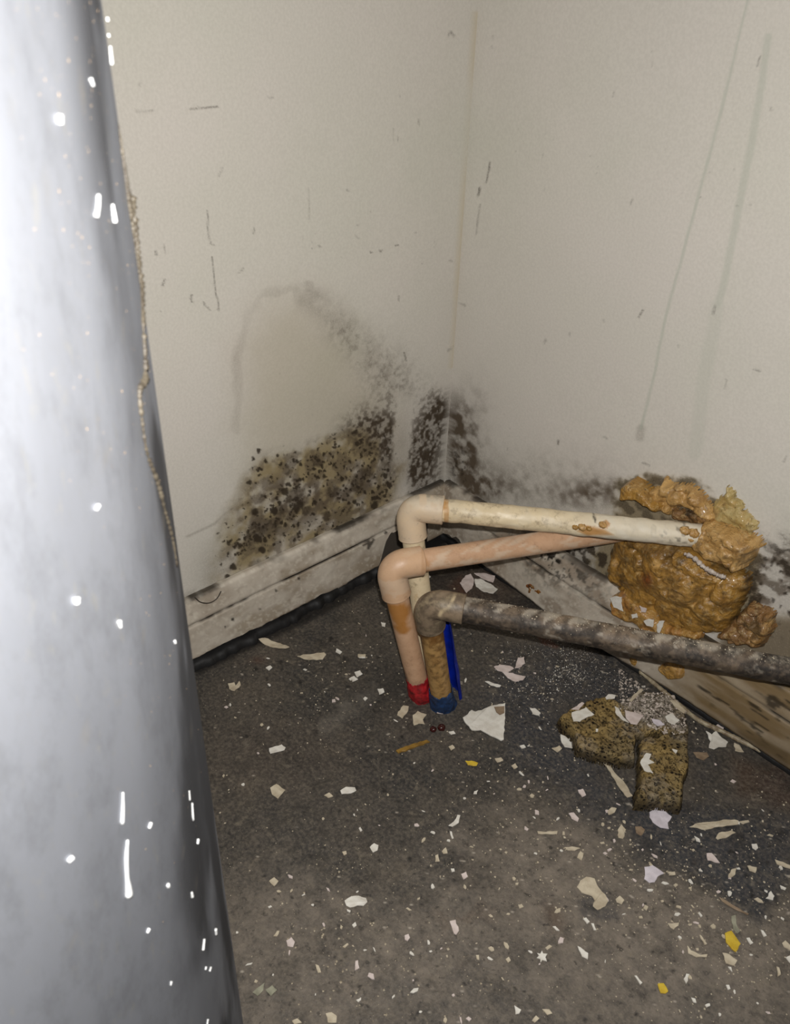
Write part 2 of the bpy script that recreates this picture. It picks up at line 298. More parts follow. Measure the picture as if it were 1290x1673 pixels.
        a2 = np.maximum(a2, ss(.93, .99, vn(s_ * 300, t_ * 300, 77)) * ss(.62, .7, fbm(s_ * 12, t_ * 12, 8)) * .5)
        w2 = .7 * stroke(P, [(738, 600), (745, 500), (755, 380), (766, 250), (773, 150), (779, 20)], 1.5, 2)
    else:
        b = np.clip(.85 * gb(P, 755, 745, 26, 62, -.25) + .62 * gb(P, 745, 700, 30, 60, -.3) + .7 * gb(P, 800, 800, 50, 26) + .35 * gb(P, 880, 780, 130, 44) + .65 * gb(P, 985, 800, 40, 24) + .5 * gb(P, 930, 815, 60, 24) + .4 * gb(P, 775, 680, 30, 60), 0, 1) * (.35 + .75 * ss(.3, .65, n2 * .6 + n1 * .4))
        r = np.clip(gb(P, 750, 760, 22, 50, -.2), 0, 1) * ss(.5, .75, n4) * .7
        R = np.clip(gb(P, 1275, 925, 60, 50) + .8 * gb(P, 1235, 985, 40, 40) + .8 * gb(P, 1290, 990, 60, 50), 0, 1)
        b = np.maximum(b, R * (.25 + .6 * ss(.4, .6, n2)))
        r = np.maximum(r, R * ss(.52, .66, n4 * .5 + n2 * .5) * .8)
        lowb = soft(P, [(1160, 1120), (1180, 1020), (1240, 1005), (1330, 1010), (1330, 1140)], 14); g = lowb * .6; b = np.maximum(b, lowb * .7)
        K = soft(P, [(940, 880), (1000, 880), (1000, 960), (960, 950), (900, 905)], 10); b = np.maximum(b, K * .5); r = np.maximum(r, K * ss(.45, .6, n2) * .8)
        U = soft(P, [(1005, 830), (1010, 790), (1040, 780), (1130, 785), (1180, 830), (1215, 870), (1240, 900), (1235, 1040), (1000, 1010), (960, 920)], 10, (n2 - .5) * 30); r = np.maximum(r, U * .55 * ss(.4, .6, n2)); g = np.maximum(g, U * .7); b = np.maximum(b, U * .5)
        B = stroke(P, [(790, 858), (880, 880), (960, 930)], 24, 12); b = np.maximum(b, B * .5 * ss(.3, .6, n1)); r = np.maximum(r, B * ss(.55, .68, n2) * .7)
        r = np.maximum(r, .8 * ss(40, 10, abs(P[:, 0] - 1225) + abs(P[:, 1] - 970)) * ss(.4, .6, n2))
        wob = P + np.stack([(n1 - .5) * 5, n1 * 0], 1)
        g2 = .5 * stroke(wob, [(1221, 0), (1190, 130), (1165, 230), (1135, 340), (1108, 440), (1085, 530), (1066, 620), (1047, 700)], 1.6, 3)
        g2 = np.maximum(g2, .40 * stroke(wob, [(1255, 60), (1238, 170), (1218, 280), (1200, 370), (1180, 470), (1172, 500)], 6, 6))
        g2 = np.maximum(g2, .20 * stroke(wob, [(1172, 500), (1150, 620), (1135, 740)], 14, 8)); b = np.maximum(b, .3 * stroke(wob, [(1047, 700), (1045, 715)], 8, 6))
        for pts, wd, al in [([(801, 266), (795, 298)], 2.4, .75), ([(783, 308), (780, 320)], 4.5, .8), ([(784, 335), (778, 382)], 1.6, .45), ([(1050, 508), (1042, 518)], 3.6, .75), ([(1168, 500), (1165, 512)], 4, .7), ([(1240, 92), (1238, 108)], 3.4, .7), ([(1232, 603), (1240, 607)], 6, .6), ([(1258, 175), (1259, 179)], 4, .5), ([(1108, 563), (1109, 566)], 4, .5), ([(911, 720), (911, 725)], 4, .7), ([(931, 543), (930, 547)], 3, .5),
                            ([(804, 58), (805, 62)], 3.5, .45), ([(803, 75), (804, 78)], 3.5, .4), ([(768, 40), (770, 50)], 2.4, .5), ([(1002, 150), (1001, 156)], 2.4, .5), ([(1033, 325), (1030, 333)], 2.4, .5), ([(892, 556), (890, 560)], 3, .5), ([(985, 523), (985, 526)], 3, .4), ([(757, 498), (759, 500)], 4, .5), ([(985, 712), (990, 716)], 4, .5), ([(1186, 620), (1184, 635)], 2, .4), ([(1048, 756), (1060, 760)], 3, .6), ([(1280, 755), (1284, 745)], 2.5, .5)]:
            a2 = np.maximum(a2, al * stroke(P + (np.stack([n2, n4], 1) - .5) * 4, pts, wd * .5, 1.7) * (.5 + .6 * n4))
        a2 = np.maximum(a2, ss(.93, .99, vn(s_ * 300, t_ * 300, 78)) * ss(.62, .7, fbm(s_ * 12, t_ * 12, 18)) * .45)
    low = ss(.083, .078, t_); r = np.maximum(r, low * .9)  # wall behind the boards blackened: darkness of the void in the broken notch
    return {'msk': np.stack([r, g, b], 1), 'mrk': np.stack([a2, g2, w2], 1)}
WL, WR = -.010, .010
def wall(side):
    t = axis_coords(0, .66, .0014, .75, 1., 1.4, 2.0)
    s = axis_coords(-.44, 0.0001, .0014, -2.2, -1.5, -.9, -.6, .010) if side == 'L' else axis_coords(.0001, .50, .0014, -.010, .6, .8, 1.2, 2.2)
    A, B = np.meshgrid(s, t, indexing='ij'); n = A.size; A = A.ravel(); B = B.ravel()
    wav = (fbm(A * 5, B * 5, 2) - .5) * .003
    edge = ss(0, .03, np.abs(A - (WR if side == 'L' else WL)))
    V = np.stack([WL + wav * edge, A, B], 1) if side == 'L' else np.stack([A, WR - wav * edge, B], 1)
    F = grid_faces(len(s), len(t))
    if side == 'R': F = F[:, ::-1]
    # back face for thickness
    return mesh_obj('wall_left' if side == 'L' else 'wall_right', V, F[:, ::-1], 'wall', attrs=paint_wall(uv(V), V, side), origin=(0, 0, 0))
struct(wall('L')); struct(wall('R'))

def paint_floor(P, V):
    x, y = V[:, 0], V[:, 1]; n1 = fbm(x * 22, y * 22, 4, 5); n2 = fbm(x * 90, y * 90, 14, 4); n4 = vn(x * 330, y * 330, 3)
    nz = (n1 - .5) * 120
    worn = np.clip(soft(P, [(380, 1420), (560, 1470), (700, 1440), (860, 1330), (1010, 1340), (1040, 1420), (1290, 1420), (1400, 1700), (300, 1750)], 120, nz) * .66 + .55 * gb(P, 900, 1400, 120, 80) + .3 * gb(P, 480, 1480, 120, 100) + .5 * gb(P, 1120, 1530, 150, 90) + .35 * gb(P, 1200, 1280, 70, 50), 0, 1)
    worn *= 1 - .8 * soft(P, [(1000, 1330), (1110, 1300), (1290, 1340), (1290, 1440), (1240, 1500), (1140, 1430), (1040, 1410)], 18, nz * .4)
    navy = np.clip(soft(P, [(840, 1060), (1010, 1075), (1060, 1140), (930, 1160), (960, 1240), (1050, 1300), (1000, 1370), (900, 1290), (820, 1220), (780, 1110)], 36, nz * .6) * .85 + .85 * soft(P, [(1010, 1340), (1110, 1310), (1290, 1350), (1290, 1430), (1240, 1490), (1140, 1420), (1040, 1400)], 18, nz * .5) + .6 * soft(P, [(940, 1470), (990, 1450), (1010, 1500), (950, 1500)], 8, nz * .2), 0, 1)
    navy = np.maximum(navy, .7 * soft(P, [(1130, 1180), (1290, 1260), (1290, 1300), (1150, 1300)], 20, nz * .5) * ss(.45, .6, n1))
    brown = np.clip(.5 * gb(P, 780, 960, 80, 50) + .55 * soft(P, [(1190, 1230), (1290, 1250), (1290, 1310), (1200, 1300)], 16, nz * .3) + .6 * gb(P, 905, 1500, 14, 26, -.4) + .25 * gb(P, 460, 1240, 120, 60) * n1 + .3 * gb(P, 760, 1510, 60, 60) * ss(.5, .6, n2), 0, 1)
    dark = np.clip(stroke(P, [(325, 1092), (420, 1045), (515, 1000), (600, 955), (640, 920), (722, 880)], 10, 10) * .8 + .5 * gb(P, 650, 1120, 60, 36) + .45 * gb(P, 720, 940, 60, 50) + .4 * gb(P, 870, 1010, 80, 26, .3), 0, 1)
    dark = np.maximum(dark, dots(P + (np.stack([n2, n4], 1) - .5) * 5, [(random.uniform(400, 1290), random.uniform(1000, 1670), random.uniform(1.5, 4)) for _ in range(160)]) * .8)
    rust = np.clip(.9 * soft(P, k(C2, [(50, 895), (110, 905), (160, 950), (140, 965), (70, 930)]), 3, 0) + .5 * gb(P, 420, 1080, 14, 7) + .7 * soft(P, k(C1, [(560, 700), (620, 650), (660, 760), (600, 740)]), 8), 0, 1) * (.5 + n2)
    dens = .18 + .6 * gb(P, 960, 1100, 130, 70) + .5 * gb(P, 1100, 1420, 260, 160) + .3 * gb(P, 640, 1120, 300, 90)
    sp = ss(.985 - .10 * dens, 1.0 - .06 * dens, vn(x * 520, y * 520, 6)) * .75
    sp = np.maximum(sp, .22 * stroke(P + (np.stack([n1, n2], 1) - .5) * 50, [(540, 1190), (570, 1155), (600, 1130)], 4, 24) * n2)
    return {'msk': np.stack([worn, brown, navy], 1), 'mrk': np.stack([dark, np.clip(rust, 0, 1), sp], 1)}
def floor():
    xs = axis_coords(-.0121, .62, .0017, -.4, .8, 1.2, 2.2); ys = axis_coords(-.60, .0121, .0017, -2.2, -1.4, -.9, -.7, .4)
    A, B = np.meshgrid(xs, ys, indexing='ij'); A = A.ravel(); B = B.ravel()
    z = (fbm(A * 30, B * 30, 2, 5) - .6) * .0022; z = np.minimum(z, 0) - 0
    V = np.stack([A, B, z], 1)
    return mesh_obj('floor', V, grid_faces(len(xs), len(ys))[:, ::-1][:, ::-1], 'floor', attrs=paint_floor(uv(V), V), origin=(0, 0, 0))
struct(floor())

# baseboards: a profile swept along each wall, lower edge broken at the corner
PROF = [(.0002, .0905), (.006, .0915), (.0085, .0895), (.0100, .083), (.0110, .074), (.0122, .066), (.0124, .063), (.0108, .0615), (.0108, .0600), (.0126, .0585), (.0130, .050), (.0130, .036), (.0130, .022), (.0130, .012), (.0122, .0085), (.0040, .0085), (.0002, .0085)]
pr = []
for a, b_ in zip(PROF[:-1], PROF[1:]):
    m = max(1, int(math.hypot(a[0] - b_[0], a[1] - b_[1]) / .0018))
    for i in range(m): pr.append((a[0] + (b_[0] - a[0]) * i / m, a[1] + (b_[1] - a[1]) * i / m))
pr = np.array(pr + [PROF[-1]])
def paint_board(P, V, side):
    s_ = V[:, 1] if side == 'L' else V[:, 0]; t_ = V[:, 2]; n2 = fbm(s_ * 110, t_ * 110, 19, 4); n1 = fbm(s_ * 30, t_ * 50, 23); n4 = fbm(s_ * 300, t_ * 300, 29, 2)
    groove = ss(.0022, .0008, abs(t_ - .0610)) * (.25 + .9 * ss(.4, .6, n1)); topd = ss(.085, .091, t_) * ss(.35, .6, n1) * .9
    if side == 'L':
        r = np.maximum(groove * .9, topd); b = .08 + .32 * ss(.4, .7, n1) + .35 * gb(P, 335, 970, 60, 30) + .3 * ss(.02, .01, t_); g = .15 * ss(.5, .7, n1)
        r = np.maximum(r, dots(P, [(488, 945, 2.5), (451, 965, 2), (380, 1012, 3), (368, 1024, 2), (424, 995, 1.6), (630, 870, 3)]) * .9)
        b = np.maximum(b, .6 * soft(P, k(C3, [(700, 1020), (800, 960), (880, 900), (900, 840), (830, 800), (780, 880), (720, 940)]), 12) * n1); w = .5 * ss(.62, .72, n4)
        r = np.maximum(r, stroke(P, k(C3, [(825, 815), (850, 800), (845, 830), (870, 790)]), 2, 2) * .8)
    else:
        near = ss(1010, 1150, P[:, 0]); r = np.maximum(groove * .8, topd * .9); b = near * (.55 + .45 * ss(.35, .65, fbm(s_ * 12, t_ * 90, 5))); g = near * .35
        b = np.maximum(b, .12 + .5 * ss(.4, .65, n1)); sp = gb(P, 900, 915, 100, 34, .5)
        r = np.maximum(r, sp * ss(.50, .60, n2 * .5 + n4 * .5)); r = np.maximum(r, near * ss(.66, .76, fbm(s_ * 40, t_ * 160, 51)) * .8)
        b = np.maximum(b, .8 * gb(P, 835, 880, 50, 20)); r = np.maximum(r, dots(P, [(718, 878, 9), (712, 884, 7), (727, 890, 6)])); w = .5 * ss(.62, .72, n4) * (1 - near)
        r = np.maximum(r, .6 * soft(P, [(1150, 1160), (1290, 1230), (1290, 1270), (1130, 1190)], 8) * n1)
    return {'msk': np.clip(np.stack([r, g, b], 1), 0, 1), 'mrk': np.stack([r * 0, r * 0, w], 1)}
def board(side):
    s = axis_coords(-.42, .002, .0018, -2.2, -1.2, -.6) if side == 'L' else axis_coords(-.002, .55, .0018, .7, 1.2, 2.2)
    V = np.zeros((len(s), len(pr), 3)); o = pr[:, 0]; z = pr[:, 1]
    for i, q in enumerate(s):
        zz = z.copy(); oo = o.copy() * 1.0; rag = (fbm(np.array([q * 60.]), np.array([1.]), 5)[0] - .5)
        if side == 'L':
            cut = .0115 + .006 * rag + .004 * max(0, min(1, (-q - .15) / .2))
            if -.110 < q < -.028: cut = .0105 + .047 * math.sin(max(0, min(1, (q + .110) / .02)) * math.pi / 2) - .012 * rag
            if -.175 < q < -.16: cut = .006
        else:
            cut = .0065 + .012 * rag
            if q < .075: cut = .020 + .02 * rag
            oo = oo + .010 * math.exp(-((q - .22) / .09) ** 2) * (1 - z / .12)
        zz = np.where(zz < cut, cut + (zz - .0085) * .02, zz)
        if side == 'L': V[i] = np.stack([WL + oo, np.full(len(z), q), zz], 1)
        else: V[i] = np.stack([np.full(len(z), q), WR - oo, zz], 1)
    V = V.reshape(-1, 3); nn = (fbm(V[:, 0] * 120 + V[:, 1] * 120, V[:, 2] * 120, 5) - .5) * .0012
    V[:, 0 if side == 'L' else 1] += nn if side == 'L' else -nn
    F = grid_faces(len(s), len(pr)); F = F[:, ::-1] if side == 'L' else F
    ob = struct(mesh_obj('baseboard_left' if side == 'L' else 'baseboard_right', V, F[:, ::-1], 'board', attrs=paint_board(uv(V), V, side), origin=(0, 0, 0)))
    return ob
bl = board('L'); brd = board('R')
# black strip filling the gap under each board
def gapstrip(par, pts, ht, wd):
    P = spline(pts, 80); n = len(P); V = []; T = np.gradient(P, axis=0); T /= np.linalg.norm(T, axis=1)[:, None]; N = np.stack([-T[:, 1], T[:, 0], 0 * T[:, 0]], 1)
    for i in range(n):
        q_ = fbm(np.array([i * .35]), np.array([2.]), 5)[0]; q2 = fbm(np.array([i * .5]), np.array([7.]), 9)[0]; h = ht * (.7 + .5 * q_); wv = wd * (.55 + .9 * q2)
        for a, b_ in ((-.5, 0), (-.5, 1), (-.2, 1.05), (.3, 1), (.5, .7), (.55, 0)): V.append(P[i] + N[i] * a * wv + np.array([0, 0, b_ * h]))
    return child('gap_strip', np.array(V), grid_faces(n, 6), 'black', par)
gapstrip(bl, [(-.003, -.42, 0), (-.003, -.3, 0), (-.004, -.2, 0), (-.004, -.115, 0)][::-1], .0100, .022)
gapstrip(brd, [(.0, .004, 0), (.1, .003, 0), (.3, .003, 0), (.55, .004, 0)], .008, .008)
cv, cf = tube(spline([tuple(on(1045, 1096, 2, .006)), tuple(on(1090, 1135, 2, .004)), tuple(on(1137, 1174, 2, .006)), tuple(on(1180, 1195, 2, .005)), tuple(on(1240, 1225, 2, .004)), tuple(on(1320, 1262, 2, .004))], 90), .0022 + .0012 * np.abs(np.sin(np.arange(90) * 1.3)) * RNG.random(90), 8)
child('caulk_bead', cv, cf, 'caulk', brd)

# ================================================================== TANK
az = on(240, 560, 2, 0) - CP; az[2] = 0; az /= np.linalg.norm(az)
TR = .20; TT = .272; tp = CP + az * TT; lf = np.array([-az[1], az[0], 0]); TA = tp + TR * lf; TA[2] = 0
tank = empty('water_tank', TA, 'tall grey metal water tank with white paint drips, cropped by left edge', 'tank')
def tank_hit(u, v, off=0):
    u = u - (640 - v) * .0195
    d = CF + (u - 645) / FPX * CR - (v - 836.5) / FPX * CU; o = CP - TA; R = TR + off
    a = d[0] ** 2 + d[1] ** 2; b_ = 2 * (o[0] * d[0] + o[1] * d[1]); c = o[0] ** 2 + o[1] ** 2 - R * R; q = b_ * b_ - 4 * a * c
    if q < 0: q = 0
    t = (-b_ - math.sqrt(q)) / (2 * a); return CP + d * t
def paint_tank(P, V):
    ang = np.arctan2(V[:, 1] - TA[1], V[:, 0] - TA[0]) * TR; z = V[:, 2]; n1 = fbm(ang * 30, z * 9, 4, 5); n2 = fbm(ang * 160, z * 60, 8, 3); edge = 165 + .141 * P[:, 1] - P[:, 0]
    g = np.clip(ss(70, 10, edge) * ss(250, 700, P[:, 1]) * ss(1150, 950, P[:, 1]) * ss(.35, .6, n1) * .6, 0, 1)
    r = np.clip((.35 + .6 * ss(.42, .6, n1)) * ss(110, 25, edge), 0, 1); b = ss(.78, .88, n2) * .2  # r: mottled dark band at the silhouette, light falloff put into the colour
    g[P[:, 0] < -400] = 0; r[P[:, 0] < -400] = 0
    return np.stack([r, g, b], 1)
zs = np.arange(.004, 1.30, .0035); aa = np.linspace(0, 2 * np.pi, 361)[:-1]
Z, A_ = np.meshgrid(zs, aa, indexing='ij'); rr = TR + (fbm(A_.ravel() * 6, Z.ravel() * 6, 3) - .5) * .0002
V = np.stack([TA[0] + rr * np.cos(A_.ravel()), TA[1] + rr * np.sin(A_.ravel()), Z.ravel()], 1)
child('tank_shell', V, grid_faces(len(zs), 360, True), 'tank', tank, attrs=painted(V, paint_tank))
pf = [(TR + .0, 1.3), (TR - .006, 1.315), (TR - .05, 1.335), (TR - .12, 1.35), (.001, 1.355)]; V = []
for q, zz in pf: V += [(TA[0] + q * math.cos(a), TA[1] + q * math.sin(a), zz) for a in aa[::6]]
child('tank_cap', np.array(V), grid_faces(len(pf), 60, True), 'tank', tank)
pf = [(TR - .01, 0), (TR - .002, 0), (TR - .002, .006), (TR - .01, .006)]; V = []
for q, zz in pf: V += [(TA[0] + q * math.cos(a), TA[1] + q * math.sin(a), zz) for a in aa[::6]]
child('base_ring', np.array(V), grid_faces(len(pf), 60, True), 'black', tank)
def bead(name, pts, rad, mat, par, n=120, seg=8, jit=.5):
    P = spline([tank_hit(u, v, .0004) for u, v in pts], n); R = np.array([np.interp(i / (n - 1) * (len(pts) - 1), range(len(pts)), rad) for i in range(n)])
    if jit: R = R * (1 - jit + jit * RNG.random(n) * 1.6)
    V, F = tube(P, R, seg); return child(name, V, F, mat, par)
bead('sealant_bead', [(214, 320), (222, 400), (228, 460), (231, 530), (234, 590), (233, 620), (224, 640), (230, 700), (238, 745), (255, 790), (266, 830), (280, 880), (288, 925)], [.0012, .0008, .0009, .0007, .0009, .0012, .0008, .0005, .0006, .0008, .0005, .0006, .0004], 'sealant', tank, 260, 8, .75)
bead('sealant_bead', [(190, 200), (198, 260), (206, 320), (217, 390), (228, 470)], [.0002, .0005, .0010, .0005, .0003], 'sealant', tank, 200, 8, .8)
for pts, rad in [([(204, 1372), (202, 1400), (203, 1430), (205, 1448), (206, 1462)], [.0004, .0009, .0008, .0014, .0019]), ([(196, 1295), (196, 1320), (195, 1345)], [.0003, .0006, .0008]), ([(155, 320), (154, 340), (151, 355)], [.0006, .0007, .0008]), ([(179, 335), (181, 350), (183, 364)], [.0004, .0007, .0008]), ([(90, 190), (91, 205)], [.0008, .0007]),
                 ([(243, 1343), (240, 1352)], [.0007, .0006]), ([(271, 1443), (272, 1446)], [.0010, .0010]), ([(312, 1310), (313, 1330), (314, 1338)], [.0004, .0006, .0004]), ([(322, 1368), (321, 1376)], [.0008, .0006]), ([(311, 1455), (312, 1462)], [.0006, .0009]), ([(351, 1514), (352, 1522)], [.0011, .0009]), ([(332, 1530), (330, 1548)], [.0007, .0009]), ([(335, 1575), (334, 1580)], [.0006, .0006]), ([(343, 1576), (341, 1582)], [.0007, .0007]), ([(240, 1515), (237, 1522)], [.0008, .0005]), ([(112, 1402), (106, 1408)], [.0010, .0008]), ([(118, 980), (119, 988)], [.0012, .0010]), ([(155, 828), (151, 835)], [.0007, .0006]), ([(190, 1016), (192, 1026)], [.0008, .0005]), ([(283, 1046), (284, 1050)], [.0006, .0006]), ([(142, 130), (146, 140)], [.0006, .0005]), ([(177, 75), (180, 105)], [.0005, .0007]), ([(172, 28), (173, 34)], [.0005, .0006]), ([(174, 55), (175, 60)], [.0005, .0005]), ([(307, 1290), (308, 1305)], [.0003, .0004]), ([(277, 1600), (276, 1606)], [.0006, .0004]), ([(338, 1660), (336, 1673)], [.0006, .0005])]:
    bead('paint_drip', pts, [q * .7 for q in rad], 'drip', tank, 14, 10, 0)

V = []; F = []
for _ in range(520):
    v = random.uniform(0, 1673); e_ = 165 + .141 * v; u = e_ - 4 - abs(random.gauss(0, 75)); 
    if u < 0: continue
    c_ = tank_hit(u, v, 0); nr = c_ - TA; nr[2] = 0; nr = unit_(nr) if False else nr / np.linalg.norm(nr); tg = np.array([-nr[1], nr[0], 0]); s_ = .00009 + .00026 * random.random() ** 3; i0 = len(V); ln = random.uniform(1, 2.6)
    for j in range(6): th = j * math.pi / 3; V.append(c_ - nr * .0001 + (tg * math.cos(th) + np.array([0, 0, ln]) * math.sin(th)) * s_)
    V.append(c_ + nr * s_ * .5); F += [[i0 + j, i0 + (j + 1) % 6, i0 + 6] for j in range(6)]
child('dust_specks', np.array(V), F, 'b', tank, smooth=False)['kind'] = 'stuff'
# the tank leans by about one degree
tz = (CP + az * TT)[2] - .02; piv = Vector((tp[0], tp[1], .50)); Mr = Matrix.Translation(piv) @ Matrix.Rotation(.019, 4, Vector(az)) @ Matrix.Translation(-piv)
tank.matrix_world = Mr @ Matrix.Translation(Vector(TA))
# ================================================================== PIPES
def unit(v): v = np.asarray(v, float); return v / np.linalg.norm(v)
PR = .0111
def elbow_path(c, d1, d2, a1, a2, r=.017, n=46):
    p = [c + d1 * a1, c + d1 * (a1 * .55 + r * .45)]; 
    for i in range(n + 1):
        t = i / n; p.append((1 - t) ** 2 * (c + d1 * r) + 2 * t * (1 - t) * c + t * t * (c + d2 * r))
    p += [c + d2 * (a2 * .55 + r * .45), c + d2 * a2]
    # resample
    P = np.array(p); L = np.r_[0, np.cumsum(np.linalg.norm(np.diff(P, axis=0), axis=1))]; q = np.linspace(0, L[-1], 70)
    return np.stack([np.interp(q, L, P[:, i]) for i in range(3)], 1)
def make_elbow(par, c, d1, d2, a1, a2, rad, mat, fn, r=.017):
    P = elbow_path(c, d1, d2, a1, a2, r); n = len(P); R = np.full(n, rad); R[0] = R[-1] = rad * .96; R[1] = R[-2] = rad * 1.02
    R[n // 2 - 14:n // 2 + 15] *= 1 - .035 * np.hanning(29)
    V, F = tube(P, R, 56); return child('elbow', V, F, mat, par, attrs=painted(V, fn))
def run(par, name, a, b_, rad, mat, fn, bend=None, rough=0, seg=48, step=.0016):
    pts = [a] + (bend or []) + [b_]; n = max(8, int(np.linalg.norm(b_ - a) / step)); P = spline(pts, n); R = np.full(n, rad)
    V, F = tube(P, R, seg)
    if rough:
        C = np.repeat(P, seg, 0); D = V - C; th = np.tile(np.arange(seg), n) / seg * 8; ln = np.repeat(np.arange(n), seg) * step
        D *= (1 + rough * (fbm(th * 1.5, ln * 90, 6, 4) - .45))[:, None]; V = C + D
    return child(name, V, F, mat, par, attrs=painted(V, fn))
def zero(P, V): return np.zeros((len(P), 3))
# --- A: cream pipe, back
cA = on(668, 828, 2, .200); bA = on(704, 1106, 2, .0); eA = on(1148, 876, 1, -.004)
dA1 = unit(bA - cA); dA2 = unit(eA - cA)
pa = empty('water_pipe', bA, 'cream plastic pipe, rearmost riser, crusted white run entering the foamed wall hole', 'pipe')
def pA(P, V):
    n = fbm(V[:, 0] * 60 + V[:, 1] * 90, V[:, 2] * 160, 3); n4 = fbm(V[:, 0] * 240 + V[:, 1] * 200, V[:, 2] * 300, 7, 2)
    up = ss(14, 0, P[:, 1] - (806 + (P[:, 0] - 725) * .062)) * (P[:, 0] > 700); r = .8 * up * ss(.35, .62, n * .6 + n4 * .4)
    r = np.maximum(r, .9 * stroke(P, [(935, 825), (968, 835), (972, 852)], 1.5, 2)); b = ss(880, 1030, P[:, 0]) * .75 + .25 * ss(.5, .7, n)
    g = np.maximum(.9 * soft(P, [(940, 868), (955, 858), (985, 862), (1005, 875), (960, 876)], 4), .9 * soft(P, [(983, 852), (990, 848), (998, 856), (992, 864), (983, 862)], 2)); g = np.maximum(g, .75 * stroke(P, [(727, 800), (729, 850)], 7, 3)); r = np.maximum(r, ss(1040, 1120, P[:, 0]) * ss(.6, .7, n4) * .7)
    g = np.maximum(g, ss(1030, 1110, P[:, 0]) * ss(.58, .66, n) * .6)
    return np.clip(np.stack([r, g, b], 1), 0, 1)
def eAf(P, V):
    n4 = fbm(V[:, 0] * 200 + V[:, 1] * 240, V[:, 2] * 200, 7, 3); r = ss(824, 802, P[:, 1]) * ss(.42, .6, n4) * .7; return np.stack([r, r * 0, .5 * ss(840, 815, P[:, 1]) * ss(.4, .6, n4)], 1)
run(pa, 'riser', bA - dA1 * 0, cA + dA1 * .02, PR, 'cream', lambda P, V: np.stack([np.zeros(len(P)), .35 * ss(.5, .7, fbm(V[:, 2] * 60, V[:, 0] * 200, 2)), np.zeros(len(P))], 1))
pr_o = run(pa, 'pipe_run', cA + dA2 * .02, eA, PR, 'cream', pA, rough=.16)
for (u, v, r_, m_) in [(957, 866, .0042, 'foamlight'), (946, 868, .003, 'foam'), (990, 856, .0040, 'foamlight'), (968, 869, .0028, 'foam'), (1120, 862, .005, 'foamlight'), (1133, 868, .0055, 'foamlight'), (1128, 884, .0042, 'foamlight')]:
    t_ = (u - 672) / (1148 - 672) ; t_ = t_ * (1 - .06 * (1 - t_)); c_ = cA + (eA - cA) * t_; off = unit(on(u, v, 1, c_[1]) - c_); c_ = c_ + unit(CP - c_) * PR * .8 + off * PR * .55 * min(1, np.linalg.norm(on(u, v, 1, c_[1]) - c_) / PR)
    th = np.linspace(0, np.pi, 12); ph = np.linspace(0, 2 * np.pi, 17)[:-1]; T, Ph = np.meshgrid(th, ph, indexing='ij'); T = T.ravel(); Ph = Ph.ravel(); rr = r_ * (.75 + .5 * vn(np.cos(Ph) * 2 + T, np.sin(Ph) * 2 + T, 3))
    child('foam_speck', np.stack([c_[0] + rr * np.sin(T) * np.cos(Ph), c_[1] + rr * np.sin(T) * np.sin(Ph), c_[2] + .7 * rr * np.cos(T)], 1), grid_faces(12, 16, True), m_, pa)
make_elbow(pa, cA, dA1, dA2, .034, .034, .0142, 'creamelbow', eAf)
# --- B: peach pipe, middle
cB = on(636, 924, 2, .172); bB = on(687, 1134, 2, .0); eB = on(1022, 866, 1, 0.0)
dB1 = unit(bB - cB); dB2 = unit(eB - cB)
pb = empty('water_pipe', bB, 'peach plastic pipe, front left riser, amber glue below its elbow, red sleeve', 'pipe')
def rB(P, V):
    n = fbm(V[:, 0] * 80, V[:, 2] * 80, 3); g = .95 * soft(P, k(C1, [(215, 800), (325, 790), (345, 880), (340, 960), (300, 950), (255, 880)]), 9, (n - .5) * 26); r = ss(1085, 1125, P[:, 1]) * .25 * ss(.45, .6, n)
    r = np.maximum(r, .7 * stroke(P, [(636, 1015), (650, 1075), (668, 1120)], 2, 3) * (P[:, 0] < 668)); return np.stack([r, g, r * 0], 1)
def nB(P, V):
    n = fbm(V[:, 0] * 80, V[:, 1] * 80, 3); g = .8 * ss(712, 692, P[:, 0]) * ss(.3, .5, n); g = np.maximum(g, .55 * soft(P, k(C1, [(860, 390), (1020, 390), (960, 430), (860, 440)]), 6)); b = .35 * ss(.45, .62, fbm(V[:, 0] * 240, V[:, 2] * 240, 5)); return np.stack([g * 0, g, b], 1)
run(pb, 'riser', bB, cB + dB1 * .02, PR, 'peach', rB)
run(pb, 'pipe_run', cB + dB2 * .02, eB, PR, 'peach', nB)
make_elbow(pb, cB, dB1, dB2, .036, .032, .0142, 'peachelbow', lambda P, V: np.stack([P[:, 0] * 0, .5 * ss(684, 690, P[:, 0]), .25 * ss(.5, .6, fbm(V[:, 0] * 100, V[:, 2] * 100, 5))], 1))
# --- C: grimy pipe, front
cC = on(698, 984, 2, .158); bC = on(723, 1150, 2, .0); c2 = on(1290, 1097, 2, .150); dC2 = unit(c2 - cC); eC = cC + dC2 * ((WR - cC[1]) / dC2[1] + .004)
dC1 = unit(bC - cC)
pc = empty('water_pipe', bC, 'grimy grey-brown pipe, lowest of the three, long run leaving at right edge', 'pipe')
def nC(P, V):
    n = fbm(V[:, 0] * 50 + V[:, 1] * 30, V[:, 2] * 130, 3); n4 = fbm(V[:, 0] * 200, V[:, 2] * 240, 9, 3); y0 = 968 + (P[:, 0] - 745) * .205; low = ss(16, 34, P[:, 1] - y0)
    r = np.clip(.55 * ss(.45, .62, n) + low * .5 + .35 * ss(900, 1200, P[:, 0]) * ss(.4, .6, n), 0, 1); b = ss(14, 4, P[:, 1] - y0) * ss(.42, .56, n4) * .75; b = np.maximum(b, ss(.66, .72, n4) * .6); return np.stack([r, r * 0, b], 1)
